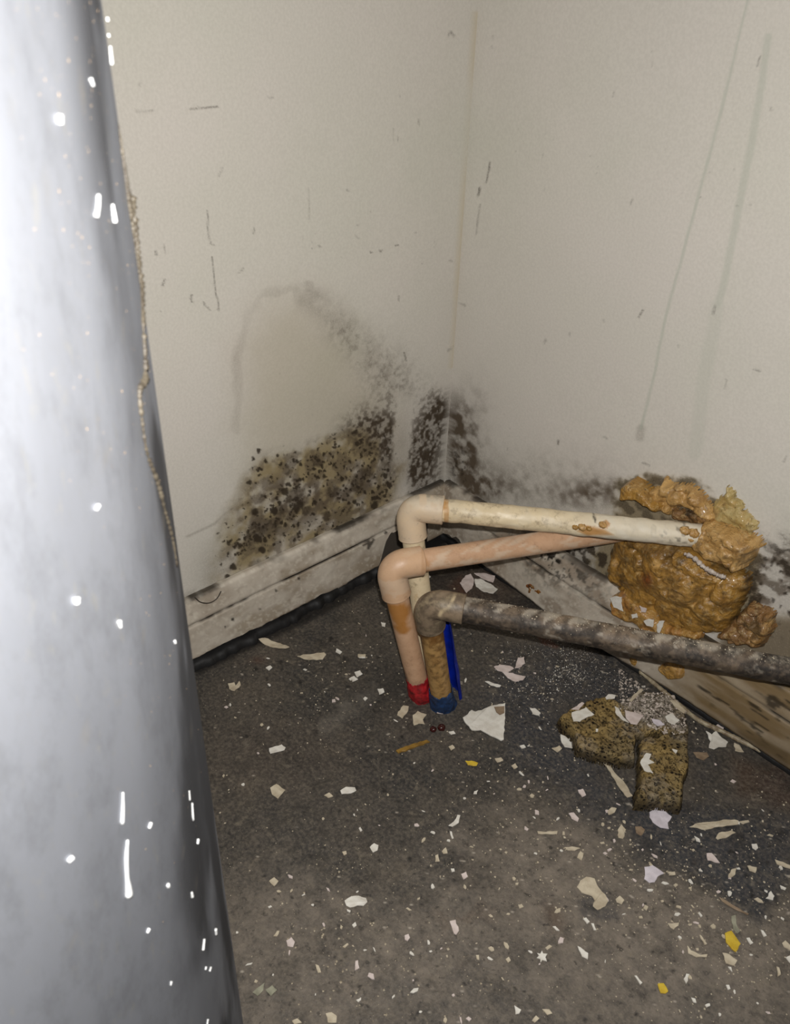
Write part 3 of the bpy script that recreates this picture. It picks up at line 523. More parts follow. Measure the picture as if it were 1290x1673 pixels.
def eCf(P, V):
    n4 = fbm(V[:, 0] * 120, V[:, 2] * 120, 9, 3); b = .9 * stroke(P, k(C1, [(585, 755), (560, 810), (520, 835), (510, 855)]), 3, 3); return np.stack([.5 * ss(.5, .65, n4), b * 0, np.maximum(b, .5 * ss(.62, .7, n4))], 1)
def rC(P, V):
    n = fbm(V[:, 0] * 160, V[:, 2] * 90, 13); return np.stack([.5 * ss(.62, .7, fbm(V[:, 1] * 300, V[:, 2] * 300, 3)), np.clip(ss(1062, 1035, P[:, 1]) * .9 + .5 * ss(.55, .66, n), 0, 1), n * 0], 1)
run(pc, 'riser', bC, cC + dC1 * .02, PR * .98, 'tan', rC)
run(pc, 'pipe_run', cC + dC2 * .02, eC, PR * 1.05, 'grey', nC, rough=.12)
make_elbow(pc, cC, dC1, dC2, .0335, .034, .0138, 'taupe', eCf)
# sleeves
def sleeve(par, name, a, b_, r0, r1, mat, amp, seed, a0=0, a1=2 * math.pi, ragz=.006):
    n, seg = 26, 60; T = unit(b_ - a); u = unit(np.cross(T, [.3, .8, .1])); v = np.cross(T, u); V = []
    full = a1 - a0 > 6.2
    for layer in (0, 1):
        for i in range(n):
            t = i / (n - 1)
            for j in range(seg):
                th = a0 + (a1 - a0) * (j / seg if full else j / (seg - 1)); wv = 1 + amp * (fbm(np.array([th * 1.6 if th < math.pi or not full else (2 * math.pi - th) * 1.6]), np.array([t * 3.]), seed)[0] - .5)
                rg = ragz * (fbm(np.array([th * 3.]), np.array([seed * 1.]), seed)[0]) * t
                V.append(a + (b_ - a) * t - T * rg + (u * math.cos(th) + v * math.sin(th)) * ((r0 + (r1 - r0) * t) * wv - layer * .0007))
    V = np.array(V); N_ = n * seg; F1 = grid_faces(n, seg, full); F = np.vstack([F1, F1[:, ::-1] + N_]).tolist()
    for j in range(seg - (0 if full else 1)):
        j2 = (j + 1) % seg; F.append([(n - 1) * seg + j, (n - 1) * seg + j2, N_ + (n - 1) * seg + j2, N_ + (n - 1) * seg + j])
    return child(name, V, F, mat, par)
sleeve(pb, 'red_sleeve', bB + np.array([.002, .0, -.001]), bB + np.array([.001, .000, 0]) - dB1 * .030, .0136, .0120, 'red', .35, 3)
sleeve(pc, 'blue_tape', bC - [0, 0, .001], bC - dC1 * .030, .0138, .0118, 'blue', .34, 8)
bs = on(735, 1138, 2, 0)
bst = empty('plastic_sleeve', bs, 'torn deep blue plastic sleeve standing behind the grimy riser', 'sleeve')
sleeve(bst, 'sleeve_sheet', bs, on(721, 1000, 2, .10), .0130, .0085, 'bluedeep', .3, 12, -2.6, 2.6, .004)

# ================================================================== FOAM ON THE WALL (relief with real depth)
def relief(name, poly, axis, plane, hfn, mat, label=None, cat=None, step=.0011, rag=.004, ragsc=90, painter=None, group=None, projplane=None, par=None, sink=.003, edge=.006, seed=1, blur=2, micro=.0022):
    pp = plane if projplane is None else projplane
    W = np.array([on(u, v, axis, pp) for u, v in poly]); ia, ib = (0, 2) if axis == 1 else (0, 1); Q = W[:, [ia, ib]]
    lo = Q.min(0) - .006; hi = Q.max(0) + .006; a = np.arange(lo[0], hi[0], step); b_ = np.arange(lo[1], hi[1], step)
    A, B = np.meshgrid(a, b_, indexing='ij'); A = A.ravel(); B = B.ravel(); sd = psdf(np.stack([A, B], 1), Q.tolist()) + (fbm(A * ragsc, B * ragsc, seed, 4) - .5) * 2 * rag
    h = hfn(A, B, sd) * np.sqrt(np.clip(sd / edge, 0, 1)); keep = sd > -step
    d1 = (fbm(A * 130, B * 130, seed + 5) - .5) * h * .22; d2 = (fbm(A * 130, B * 130, seed + 9) - .5) * h * .22
    G = h.reshape(len(a), len(b_))
    for _ in range(blur):
        G2 = np.pad(G, 1, mode='edge'); G = (G2[1:-1, 1:-1] * 2 + G2[:-2, 1:-1] + G2[2:, 1:-1] + G2[1:-1, :-2] + G2[1:-1, 2:]) / 6
    h = G.ravel() + (fbm(A * 230, B * 230, seed + 3, 3) - .5) * micro
    hh = np.where(sd <= 0, -sink, h)
    V = np.stack([A + d1, plane - hh, B + d2], 1) if axis == 1 else np.stack([A + d1, B + d2, plane + hh], 1)
    F = grid_faces(len(a), len(b_)); F = F[keep[F].all(1)]
    if len(F) == 0: print('EMPTY relief', label); return None
    if axis == 1: pass
    else: F = F
    us, inv = np.unique(F, return_inverse=True); V = V[us]; F = inv.reshape(F.shape)
    P = uv(V); at = {'msk': painter(P, V, h[us], sd[us]) if painter else np.zeros((len(V), 3))}
    if par is not None: return child(name, V, F, mat, par, attrs=at)
    o = mesh_obj(name, V, F, mat, attrs=at); tag(o, label, cat, group); return o
def lumps(A, B, centers, base=0):
    h = np.full(len(A), float(base))
    for x, y, r, off in centers: d2 = (A - x) ** 2 + (B - y) ** 2; h = np.maximum(h, np.sqrt(np.clip(r * r - d2, 0, None)) + off - (d2 > r * r) * 9)
    return np.maximum(h, base)
def rl(poly, axis, plane, n, r0, r1, o0, o1, seed):
    R = random.Random(seed); W = [on(u, v, axis, plane) for u, v in poly]; ib = 2 if axis == 1 else 1
    xs = [q[0] for q in W]; ys = [q[ib] for q in W]
    return [(R.uniform(min(xs), max(xs)), R.uniform(min(ys), max(ys)), R.uniform(r0, r1), R.uniform(o0, o1)) for _ in range(n)]
def fp(dark=.4, light=.5, orange=0):
    def f(P, V, h, sd):
        n = fbm(V[:, 0] * 70, V[:, 2] * 70, 31); n4 = fbm(V[:, 0] * 220, V[:, 2] * 220, 32, 3)
        return np.clip(np.stack([dark * ss(.52, .66, n4 * .6 + n * .4), light * ss(.58, .7, n), orange * ss(.5, .6, n)], 1), 0, 1)
    return f
f1 = k(C2, [(400, 400), (560, 410), (700, 430), (790, 480), (870, 540), (960, 600), (1045, 640), (1050, 700), (1000, 800), (930, 920), (800, 915), (650, 870), (520, 810), (430, 745), (345, 610), (370, 480)])
L1 = rl(f1, 1, -.02, 70, .006, .016, .004, .016, 3)
cx = on(1090, 940, 1, -.02)
def h1(A, B, sd): return .008 + .022 * np.exp(-((A - cx[0]) / .045) ** 2 - ((B - cx[2]) / .035) ** 2) + .55 * lumps(A, B, L1) * .6 + .006 * (fbm(A * 60, B * 60, 3) - .5)
def p1(P, V, h, sd):
    n = fbm(V[:, 0] * 70, V[:, 2] * 70, 31); n4 = fbm(V[:, 0] * 200, V[:, 2] * 200, 32, 3)
    r = np.clip(.55 * ss(.52, .66, n4 * .6 + n * .4) + .5 * gb(P, 1000, 940, 26, 26) * ss(.4, .6, n4) + .5 * ss(.004, 0, sd) + .4 * gb(P, 1060, 898, 60, 12), 0, 1)
    g = dots(P, k(C2, [(635, 545)])[0:0] + [(860 + 635 / 3, 740 + 545 / 3, 7.5), (1063, 1010, 4), (1175, 1010, 4)]) * .95; g = np.maximum(g, .35 * gb(P, 1105, 965, 34, 26) * ss(.4, .6, n)); b = .8 * gb(P, 1057, 948, 8, 11)
    return np.clip(np.stack([r, g, b], 1), 0, 1)
relief('spray_foam', f1, 1, .008, h1, 'foam', 'largest amber spray foam mass bulging from wall hole below the cream pipe', 'foam', projplane=-.012, painter=p1, rag=.004, seed=11, edge=.009)
f2 = k(C2, [(800, 440), (850, 350), (930, 365), (1010, 400), (1085, 440), (1105, 490), (1060, 580), (1020, 610), (940, 580), (880, 530), (790, 490)])
L2 = rl(f2, 1, -.02, 60, .004, .010, .004, .018, 5)
relief('spray_foam', f2, 1, .008, lambda A, B, sd: .010 + .008 * fbm(A * 60, B * 60, 4) * .8 + .5 * lumps(A, B, L2), 'foamlight', 'lumpy light amber foam where the cream pipe end enters the wall', 'foam', projplane=-.01, painter=fp(.6, .5), seed=12, edge=.005)
f3 = k(C2, [(575, 195), (640, 178), (655, 118), (690, 160), (790, 165), (840, 200), (870, 260), (925, 325), (900, 350), (800, 300), (700, 270), (680, 312), (640, 300), (620, 250)])
L3 = rl(f3, 1, -.005, 70, .003, .008, .002, .012, 6)
relief('spray_foam', f3, 1, .009, lambda A, B, sd: .002 + .006 * fbm(A * 80, B * 80, 4) + .55 * lumps(A, B, L3), 'foamlight', 'ragged pale orange foam tufts on the wall above the cream pipe', 'foam', projplane=-.0, painter=fp(.3, .8), seed=13, rag=.003, edge=.004)
f4 = k(C2, [(915, 240), (980, 175), (1020, 225), (1060, 280), (1115, 350), (1100, 420), (1040, 385), (960, 345), (890, 320)])
relief('spray_foam', f4, 1, .0095, lambda A, B, sd: .003 + .008 * fbm(A * 120, B * 120, 4), 'foamgreen', 'flat yellow-green foam crust, topmost right of the wall hole', 'foam', projplane=.005, painter=fp(.3, .4), seed=14, rag=.005, ragsc=160, edge=.003)
f5 = k(C2, [(930, 905), (980, 830), (1080, 760), (1200, 800), (1180, 900), (1130, 985), (1000, 950), (900, 930)])
L5 = rl(f5, 1, -.0, 90, .0025, .005, .004, .012, 8)
relief('spray_foam', f5, 1, .009, lambda A, B, sd: .006 + .004 * fbm(A * 80, B * 80, 4) + .45 * lumps(A, B, L5), 'foambrown', 'brown crusty foam lump right of the amber foam, above the grimy pipe', 'foam', projplane=-.004, painter=fp(.8, .5), seed=15, edge=.005)
f6 = k(C2, [(395, 705), (470, 680), (560, 750), (640, 830), (700, 850), (850, 880), (850, 930), (640, 900), (530, 850), (415, 790)])
relief('spray_foam', f6, 1, -.002, lambda A, B, sd: .006 + .008 * fbm(A * 90, B * 90, 4), 'orange', 'orange foam band with white flakes along the baseboard under the main foam', 'foam', projplane=-.008, painter=fp(.6, .4, .3), seed=16, edge=.004)
f7 = k(C1, [(965, 690), (1010, 665), (1050, 710), (1120, 775), (1095, 825), (1030, 790), (970, 735)])
relief('spray_foam', f7, 1, -.0035, lambda A, B, sd: .002 + .005 * fbm(A * 140, B * 140, 4), 'rust', 'rust orange foam smear stuck on baseboard face between pipes', 'foam', projplane=-.005, painter=fp(.9, .1, .4), seed=17, edge=.002, rag=.0012, ragsc=150)
f8 = k(C2, [(640, 1050), (690, 1015), (775, 1055), (765, 1105), (700, 1110)])
relief('spray_foam', f8, 1, -.0025, lambda A, B, sd: .003 + .008 * fbm(A * 120, B * 120, 4), 'orange', 'small mustard foam blob on the baseboard below the grimy pipe', 'foam', projplane=-.005, painter=fp(.6, .2), seed=18, edge=.002, rag=.0015, ragsc=150)
f9 = k(C2, [(425, 965), (500, 985), (548, 1010), (540, 1055), (500, 1030), (450, 990)])
relief('spray_foam', f9, 1, -.0025, lambda A, B, sd: .002 + .005 * fbm(A * 120, B * 120, 4), 'orange', 'thin orange foam smear left of the mustard blob, just under the grimy pipe', 'foam', projplane=-.005, painter=fp(.8, .2), seed=19, edge=.002, rag=.001)
# curled flake of foam
fk = k(C2, [(452, 165), (490, 148), (540, 172), (600, 222), (640, 280), (636, 305), (585, 272), (540, 240), (505, 232), (455, 238)])
def hk(A, B, sd): return .016 + .006 * fbm(A * 50, B * 50, 4)
relief('foam_curl', fk, 1, .008, hk, 'foam', 'curled ochre slab of foam peeling out above the cream pipe', 'foam', projplane=-.008, painter=fp(.5, .2), seed=20, edge=.002, rag=.0008, step=.001)
# torn plaster lip between foams, dark debris above pipe
f11 = k(C2, [(690, 275), (800, 300), (900, 340), (860, 360), (800, 370), (700, 330)])
relief('plaster_rubble', f11, 1, .009, lambda A, B, sd: .003 + .007 * fbm(A * 160, B * 160, 4), 'foambrown', 'dark plaster rubble at the hole edge just above the cream pipe end', 'rubble', projplane=.0, painter=fp(1.0, .0), seed=21, edge=.002, rag=.004, ragsc=160)
def ribbon(name, pts, axis, plane, wd, th, mat, label, cat, seed, group=None):
    P = spline([on(u, v, axis, plane) for u, v in pts], 60); R = random.Random(seed); rad = np.array([wd * (.5 + .8 * R.random()) for _ in range(60)]); rad[0] = rad[-1] = wd * .2
    V, F = tube(P, rad, 8); o = mesh_obj(name, V, F, mat); return tag(o, label, cat, group)
ribbon('plaster_edge', k(C2, [(770, 492), (820, 515), (870, 560), (930, 595), (975, 610)]), 1, -.030, .0022, 0, 'plaster', 'torn pinkish plaster edge crossing the amber foam', 'plaster', 4)
ribbon('plaster_edge', k(C2, [(905, 350), (960, 372), (1020, 398), (1075, 425), (1100, 445)]), 1, -.0, .0022, 0, 'p', 'torn white plaster edge between light amber and yellow-green foam', 'plaster', 5)
ribbon('plaster_edge', k(C2, [(830, 170), (860, 215), (895, 255), (915, 275)]), 1, .008, .0012, 0, 'hole', 'thin black torn paper edge left of the yellow-green foam', 'plaster', 6)

# ================================================================== SPONGY CHUNKS ON THE FLOOR
def sp_paint(P, V, h, sd):
    n = fbm(V[:, 0] * 60, V[:, 1] * 60, 3); g = .9 * soft(P, k(C4, [(440, 170), (560, 110), (700, 130), (800, 250), (780, 310), (600, 300), (520, 270)]), 12, (n - .5) * 30) + .35 * ss(.6, .7, n)
    r = .8 * ss(.003, .0, sd); r = np.maximum(r, .9 * gb(P, 1118, 1180, 7, 10)); r = np.maximum(r, .9 * soft(P, k(C4, [(765, 560), (800, 470), (805, 690), (765, 690)]), 4)); return np.clip(np.stack([r, g, g * 0], 1), 0, 1)  # r: dark rim and hole, plus shade painted on the squarish chunk's right side
s1 = k(C4, [(150, 240), (200, 200), (290, 160), (400, 140), (450, 165), (560, 115), (700, 135), (790, 235), (800, 325), (640, 320), (545, 345), (535, 450), (450, 460), (340, 425), (250, 395), (228, 330), (165, 270)])
relief('foam_board_chunk', s1, 2, 0, lambda A, B, sd: .0165 + .004 * (fbm(A * 70, B * 70, 5) - .5) - .006 * ss(.40, .2, fbm(A * 200, B * 200, 8, 2)), 'sponge', 'long porous brown slab chunk on floor, topped with white flakes, by right baseboard', 'foam chunk', projplane=.014, painter=sp_paint, seed=31, rag=.002, edge=.0028, sink=.001)
s2 = k(C4, [(550, 352), (640, 328), (798, 333), (800, 480), (775, 560), (768, 650), (762, 682), (640, 662), (535, 655), (530, 595), (552, 560), (548, 455)])
relief('foam_board_chunk', s2, 2, 0, lambda A, B, sd: .0185 + .004 * (fbm(A * 70, B * 70, 6) - .5) - .006 * ss(.40, .2, fbm(A * 200, B * 200, 9, 2)), 'sponge', 'squarish porous yellow-brown chunk on floor, nearer the camera than the long slab', 'foam chunk', projplane=.014, painter=sp_paint, seed=32, rag=.0015, edge=.0028, sink=.001)

# ================================================================== FLAKES AND CHIPS
SMALL = ('small pale paint chip lying loose on the concrete floor', 'small paint chips on the floor')
LAND = []; PEND = []
def chip(c, poly, mat='w', label=None, z=0.0, th=.0009, curl=1., name='paint_flake', cat='paint flake', axis=2, wallp=0):
    P = k(c, poly); W = [on(u, v, axis, z if axis == 2 else wallp) for u, v in P]; Q = []; n = len(W)
    size = max(np.linalg.norm(a - b_) for a in W for b_ in W); R = random.Random(int(P[0][0] * 31 + P[0][1] * 7))
    for i in range(n):
        a = W[i]; b_ = W[(i + 1) % n]; Q.append(a); L = np.linalg.norm(b_ - a); m = int(L / .004)
        nrm = np.array([-(b_ - a)[1], (b_ - a)[0], 0]) if axis == 2 else np.array([-(b_ - a)[2], 0, (b_ - a)[0]])
        for j in range(m): t = (j + 1) / (m + 1); Q.append(a + (b_ - a) * t + nrm * R.uniform(-.07, .07) / max(1, m * .5))
    Q = np.array(Q); c0 = Q.mean(0); d = Q - c0; dd = np.linalg.norm(d, axis=1)
    up = np.array([0, 0, 1.]) if axis == 2 else np.array([0, -1., 0]); a = R.uniform(0, 6.28); ax = np.array([math.cos(a), math.sin(a), 0]) if axis == 2 else np.array([math.cos(a), 0, math.sin(a)])
    e = (d @ ax); lift = curl * (.06 * np.abs(e) ** 1.0 + 8 * e ** 2); lift = np.minimum(lift, .004)
    n = len(Q); base = Q + up * .0001; b2 = base + up * lift[:, None]; t2 = b2 + up * th; inn = c0 + (t2 - c0) * .93; inn += (up * th * .25)
    cen_t = c0 + up * (th * 1.35); cen_b = c0 + up * .0001
    V = np.vstack([b2, t2, inn, cen_t, cen_b]); F = []
    for i in range(n):
        j = (i + 1) % n; F += [[i, j, n + j, n + i], [n + i, n + j, 2 * n + j, 2 * n + i]]
    F += [list(range(2 * n, 3 * n)), list(range(n))[::-1]]; V = V[:3 * n]
    o = mesh_obj(name, V, F, mat, smooth=False)
    cu = np.mean(P, 0)
    if label:
        tag(o, label, cat)
        if axis == 2: LAND.append((cu, label))
    else: PEND.append((o, cu, mat))
    return o
o = chip(C7, [(1040, 470), (1075, 435), (1090, 441), (1160, 418), (1205, 415), (1203, 480), (1200, 548), (1190, 552), (1110, 512), (1075, 516), (1055, 495)], 'w', 'largest white paint flake, triangular with a brown corner, on floor before the pipes', th=.0014, curl=.5)
bp = k(C7, [(1163, 419), (1203, 416), (1203, 442), (1185, 450), (1172, 440)]); Wb = np.array([on(u, v, 2, .0058) for u, v in bp])
child('bare_corner', np.vstack([Wb, Wb + [0, 0, .0006]]), [[0, 1, 2, 3, 4][::-1], [5, 6, 7, 8, 9]] + [[i, (i + 1) % 5, 5 + (i + 1) % 5, 5 + i] for i in range(5)], 'b', o, smooth=False)['label'] = 'bare brown corner of the flake'
CH = [
 (C7, [(245, 160), (270, 155), (330, 172), (365, 190), (350, 195), (300, 188), (260, 172)], 'c', 'long cream splinter flake close to the left baseboard'),
 (C7, [(395, 225), (430, 215), (500, 212), (508, 220), (495, 235), (420, 235)], 'c', 'flat cream flake strip between left baseboard and the pipe risers'),
 (C7, [(548, 192), (570, 205), (562, 214), (545, 205)], 'w', None), (C7, [(632, 215), (662, 215), (660, 227), (632, 227)], 'c', None), (C7, [(272, 268), (290, 258), (298, 266), (285, 278)], 'w', None),
 (C7, [(125, 330), (150, 325), (155, 338), (170, 320), (175, 335), (150, 360), (130, 350)], 'c', 'heart-shaped cream flake beside the tank edge below left baseboard'),
 (C7, [(618, 285), (640, 278), (650, 292), (628, 305)], 'w', 'upper white flake of a touching pair left of the red sleeve'), (C7, [(603, 305), (617, 300), (632, 312), (610, 322)], 'w', 'lower white flake of a touching pair left of the red sleeve'),
 (C7, [(708, 350), (730, 348), (735, 362), (715, 372)], 'w', None), (C7, [(652, 388), (660, 380), (670, 386), (660, 397)], 'w', None),
 (C7, [(788, 440), (808, 415), (830, 418), (828, 435), (805, 465), (785, 452)], 'c', 'small upright cream chip just left below the red sleeve'),
 (C7, [(845, 455), (865, 438), (900, 450), (885, 470), (892, 490), (870, 485), (850, 492)], 'c', 'ragged crumbly cream flake right below the red sleeve'),
 (C7, [(938, 425), (955, 415), (972, 430), (965, 447), (940, 445)], 'p', 'pinkish chip touching the foot of the blue taped riser'),
 (C7, [(285, 582), (335, 568), (350, 578), (345, 588), (290, 603)], 'w', 'short white stick-like flake on dark floor near the tank'),
 (C7, [(290, 738), (315, 722), (348, 745), (320, 780), (297, 762)], 'c', 'powdery cream plaster crumb on dark floor, right of the tank'),
 (C7, [(563, 748), (585, 733), (620, 735), (625, 748), (605, 757), (568, 760)], 'w', 'bright white oval flake alone in the middle of dark floor'),
 (C7, [(678, 968), (695, 952), (712, 960), (708, 980), (690, 988)], 'w', 'bright white pebble-shaped flake above the big oval flake'),
 (C7, [(985, 885), (1005, 868), (1020, 842), (1031, 845), (1025, 872), (1000, 888)], 'w', 'white bent finger-shaped flake in the middle of the floor'),
 (C7, [(990, 905), (998, 907), (1005, 932), (998, 935)], 'w', None), (C7, [(1050, 632), (1075, 630), (1100, 640), (1095, 650), (1060, 646)], 'y', 'pale yellow oblong chip below the large triangular flake'),
 (C7, [(1162, 265), (1185, 255), (1225, 262), (1240, 272), (1215, 285), (1175, 280)], 'p', 'upper of two overlapping pink-white flakes right of blue sleeve'), (C7, [(1195, 288), (1235, 288), (1285, 305), (1275, 318), (1245, 322), (1215, 307)], 'p', 'lower of two overlapping pink-white flakes right of blue sleeve'),
 (C7, [(1243, 270), (1255, 230), (1280, 228), (1283, 250), (1262, 268)], 'p', 'upright pink-white flake above the overlapping flake pair'), (C7, [(1127, 322), (1140, 320), (1190, 338), (1185, 343), (1150, 336)], 'w', 'thin white sliver right of the blue sleeve foot'),
 (C7, [(1262, 572), (1280, 568), (1286, 578), (1270, 582)], 'w', None), (C7, [(985, 518), (1005, 514), (1012, 524), (995, 528)], 'w', None), (C7, [(985, 575), (1000, 568), (1010, 580), (995, 590)], 'c', None), (C7, [(1165, 622), (1190, 618), (1198, 628), (1175, 637)], 'c', None), (C7, [(1230, 650), (1245, 640), (1255, 655), (1240, 662)], 'c', None), (C7, [(500, 765), (520, 755), (535, 768), (515, 775)], 'c', None), (C7, [(1085, 750), (1100, 745), (1095, 760), (1082, 760)], 'w', None),
 (C7, [(285, 1100), (305, 1085), (322, 1100), (305, 1120)], 'c', None),
 (C8, [(453, 430), (480, 412), (510, 408), (540, 418), (545, 435), (530, 450), (505, 447), (475, 455), (460, 448)], 'w', 'large bright white bean-shaped flake, foreground centre left'), (C8, [(462, 462), (478, 468), (475, 476), (464, 470)], 'w', None),
 (C8, [(878, 512), (903, 505), (916, 550), (905, 566), (895, 560), (885, 530)], 'p', 'pale pink rectangular chip in foreground centre'), (C8, [(696, 568), (712, 563), (718, 578), (708, 591), (697, 586)], 'p', None), (C8, [(497, 672), (508, 670), (513, 700), (495, 712)], 'p', None),
 (C8, [(217, 590), (238, 576), (252, 595), (245, 615), (222, 612)], 'p', 'ragged pinkish chip near tank foot in the foreground'), (C8, [(335, 685), (348, 690), (358, 718), (345, 720)], 'c', None), (C8, [(1233, 640), (1245, 643), (1252, 630), (1257, 642), (1274, 644), (1266, 657), (1272, 673), (1254, 668), (1246, 680), (1245, 664), (1231, 660), (1240, 651)], 'w', 'star-shaped white flake in lower foreground, left of white spindle flake'),
 (C8, [(1140, 852), (1155, 862), (1168, 870), (1160, 885), (1145, 888)], 'w', None), (C8, [(376, 885), (400, 880), (422, 895), (420, 922), (385, 922)], 'c', 'cream blocky flake at bottom edge of the picture'), (C8, [(240, 915), (262, 905), (280, 922), (250, 930)], 'c', None),
 (C8, [(80, 800), (110, 775), (130, 760), (125, 790), (100, 815)], 'g', 'greenish grey flake beside the tank foot, left of its twin'), (C8, [(132, 790), (160, 770), (180, 790), (155, 815)], 'g', 'greenish grey flake beside the tank foot, right of its twin'), (C8, [(165, 572), (180, 550), (190, 550), (180, 572)], 'c', None), (C8, [(445, 615), (465, 600), (470, 605), (455, 620)], 'c', None), (C8, [(483, 526), (497, 514), (502, 528), (490, 537)], 'w', None), (C8, [(500, 830), (520, 820), (520, 830), (508, 840)], 'w', None), (C8, [(820, 245), (832, 240), (838, 268), (820, 270)], 'c', None), (C8, [(847, 228), (863, 212), (870, 235), (853, 238)], 'c', None), (C8, [(925, 320), (945, 310), (952, 330), (935, 342)], 'p', None), (C8, [(883, 298), (897, 298), (899, 308), (887, 312)], 'w', None), (C8, [(985, 648), (997, 648), (998, 668), (988, 665)], 'c', None), (C8, [(443, 230), (460, 226), (462, 238), (450, 244)], 'c', None), (C8, [(1105, 665), (1118, 655), (1126, 670), (1115, 680)], 'c', None),
 (C4, [(352, 455), (385, 448), (430, 520), (470, 560), (515, 645), (490, 648), (440, 575), (410, 520)], 'c', 'long cream bent strip flake left of the squarish chunk'), (C4, [(165, 335), (195, 345), (240, 385), (235, 400), (185, 395), (170, 370)], 'w', 'white triangular flake touching the left end of the long slab'), (C4, [(122, 400), (160, 388), (172, 402), (150, 420)], 'c', 'small cream chip left of the white flake at the slab end'),
 (C4, [(600, 715), (620, 697), (645, 690), (680, 715), (708, 740), (690, 765), (695, 795), (655, 790), (615, 765), (600, 740)], 'l', 'round white flake just below the squarish porous chunk'), (C4, [(792, 798), (850, 770), (960, 755), (1030, 768), (1030, 785), (940, 785), (870, 805)], 'c', 'long cream pointed flake strip right of the round white flake'), (C4, [(925, 840), (940, 815), (1000, 805), (1022, 815), (975, 840), (935, 850)], 'c', 'short cream flake directly below the long pointed strip'), (C4, [(1040, 760), (1085, 752), (1090, 762), (1060, 772)], 'c', None), (C4, [(820, 830), (845, 845), (850, 860), (830, 855)], 'w', None),
 (C4, [(880, 915), (905, 915), (920, 930), (945, 962), (885, 950)], 'p', 'angular pinkish flake on dark patch at right, below cream strips'), (C4, [(1100, 870), (1125, 868), (1132, 890), (1122, 900), (1105, 888)], 'w', 'compact white chip on the dark patch near right edge'), (C4, [(1215, 945), (1290, 975), (1310, 1000), (1225, 968)], 'c', 'pale long flake cut off by the right picture edge'), (C4, [(575, 985), (615, 975), (672, 1015), (640, 1030), (625, 1058), (600, 1060), (575, 1040)], 'l', 'lilac-white kite-shaped flake in the right foreground'), (C4, [(690, 1005), (725, 1005), (728, 1020), (700, 1022)], 'c', None),
 (C4, [(445, 800), (462, 775), (485, 800), (470, 845), (448, 840)], 'c', 'cream drop-shaped flake below the long slab, left of the round flake'), (C4, [(395, 710), (415, 690), (440, 695), (430, 715), (400, 728)], 'c', None), (C4, [(247, 935), (262, 905), (278, 915), (268, 950)], 'c', None), (C4, [(52, 808), (150, 808), (148, 820), (55, 820)], 'c', 'thin straight cream sliver in the centre right floor'), (C4, [(185, 885), (240, 885), (262, 890), (235, 902), (200, 900)], 'c', None), (C4, [(205, 720), (230, 715), (255, 745), (250, 760), (220, 745)], 'p', None), (C4, [(250, 605), (275, 600), (290, 630), (270, 640)], 'p', None), (C4, [(985, 1030), (1000, 995), (1025, 990), (1020, 1020), (995, 1035)], 'c', None), (C4, [(1080, 975), (1125, 985), (1120, 1010), (1090, 1000)], 'c', None), (C4, [(1170, 1135), (1195, 1100), (1212, 1125), (1205, 1145)], 'w', None),
 (C4, [(875, 320), (905, 335), (925, 320), (955, 350), (985, 370), (975, 395), (940, 395), (915, 410), (890, 400), (900, 365)], 'w', 'jagged white flake between porous chunks and right baseboard'), (C4, [(1015, 375), (1040, 385), (1062, 420), (1020, 412)], 'c', 'cream triangular chip beside the jagged white flake, nearer the baseboard'), (C4, [(815, 420), (880, 422), (892, 440), (865, 460), (830, 445)], 'b', 'dull brown flake just right of the squarish chunk'), (C4, [(15, 205), (40, 205), (68, 228), (60, 240), (30, 232)], 'w', 'small white chip on dark floor left of the long slab'),
 (C4, [(530, 785), (560, 785), (578, 800), (560, 830), (535, 815)], 'b', None),
 (C9, [(245, 450), (262, 420), (290, 405), (330, 415), (355, 460), (385, 490), (398, 520), (385, 545), (345, 568), (322, 548), (334, 520), (318, 494), (290, 486), (268, 478)], 'c', 'big cream crescent-shaped flake in the right foreground'), (C9, [(435, 510), (455, 493), (478, 515), (465, 535), (440, 525)], 'c', None),
 (C9, [(690, 630), (745, 626), (742, 640), (720, 658), (705, 650)], 'c', None), (C9, [(785, 740), (800, 760), (850, 785), (885, 780), (880, 795), (830, 795), (790, 775)], 'c', 'hooked pale flake left of the larger yellow chip'), (C9, [(845, 685), (855, 690), (882, 730), (870, 735)], 'c', None), (C9, [(1000, 595), (1020, 590), (1025, 630), (1045, 665), (1030, 680), (1010, 660)], 'g', 'greenish cream flake directly above the larger yellow chip'), (C9, [(958, 772), (990, 780), (1030, 810), (1015, 835), (975, 825)], 'c', 'cream flake tucked under the lower end of the larger yellow chip'), (C9, [(985, 840), (1000, 843), (1006, 866)], 'w', None),
 (C9, [(1250, 725), (1265, 712), (1295, 740), (1295, 765), (1260, 745)], 'c', None), (C9, [(1268, 795), (1295, 785), (1295, 830)], 'w', None), (C9, [(1222, 840), (1235, 845), (1243, 880), (1228, 890)], 'c', None), (C9, [(1145, 660), (1158, 665), (1174, 690), (1160, 695)], 'w', None), (C9, [(1075, 700), (1090, 698), (1108, 725), (1095, 732)], 'w', None), (C9, [(527, 885), (537, 885), (565, 920), (555, 930)], 'w', None), (C9, [(768, 900), (780, 875), (797, 878), (780, 925)], 'w', None),
 (C9, [(248, 740), (275, 755), (300, 775), (298, 805), (270, 790)], 'w', 'white spindle-shaped flake in lower foreground, centre right'), (C9, [(275, 605), (290, 600), (308, 620), (295, 632)], 'w', None), (C9, [(315, 628), (328, 630), (340, 662), (328, 662)], 'w', None), (C9, [(940, 505), (960, 512), (1085, 585), (1080, 592), (955, 522)], 'b', 'thin brownish splinter lying above the larger yellow chip'), (C9, [(75, 1050), (110, 1050), (125, 1070), (100, 1078)], 'c', None), (C9, [(25, 1105), (45, 1080), (62, 1095), (40, 1115)], 'c', None),
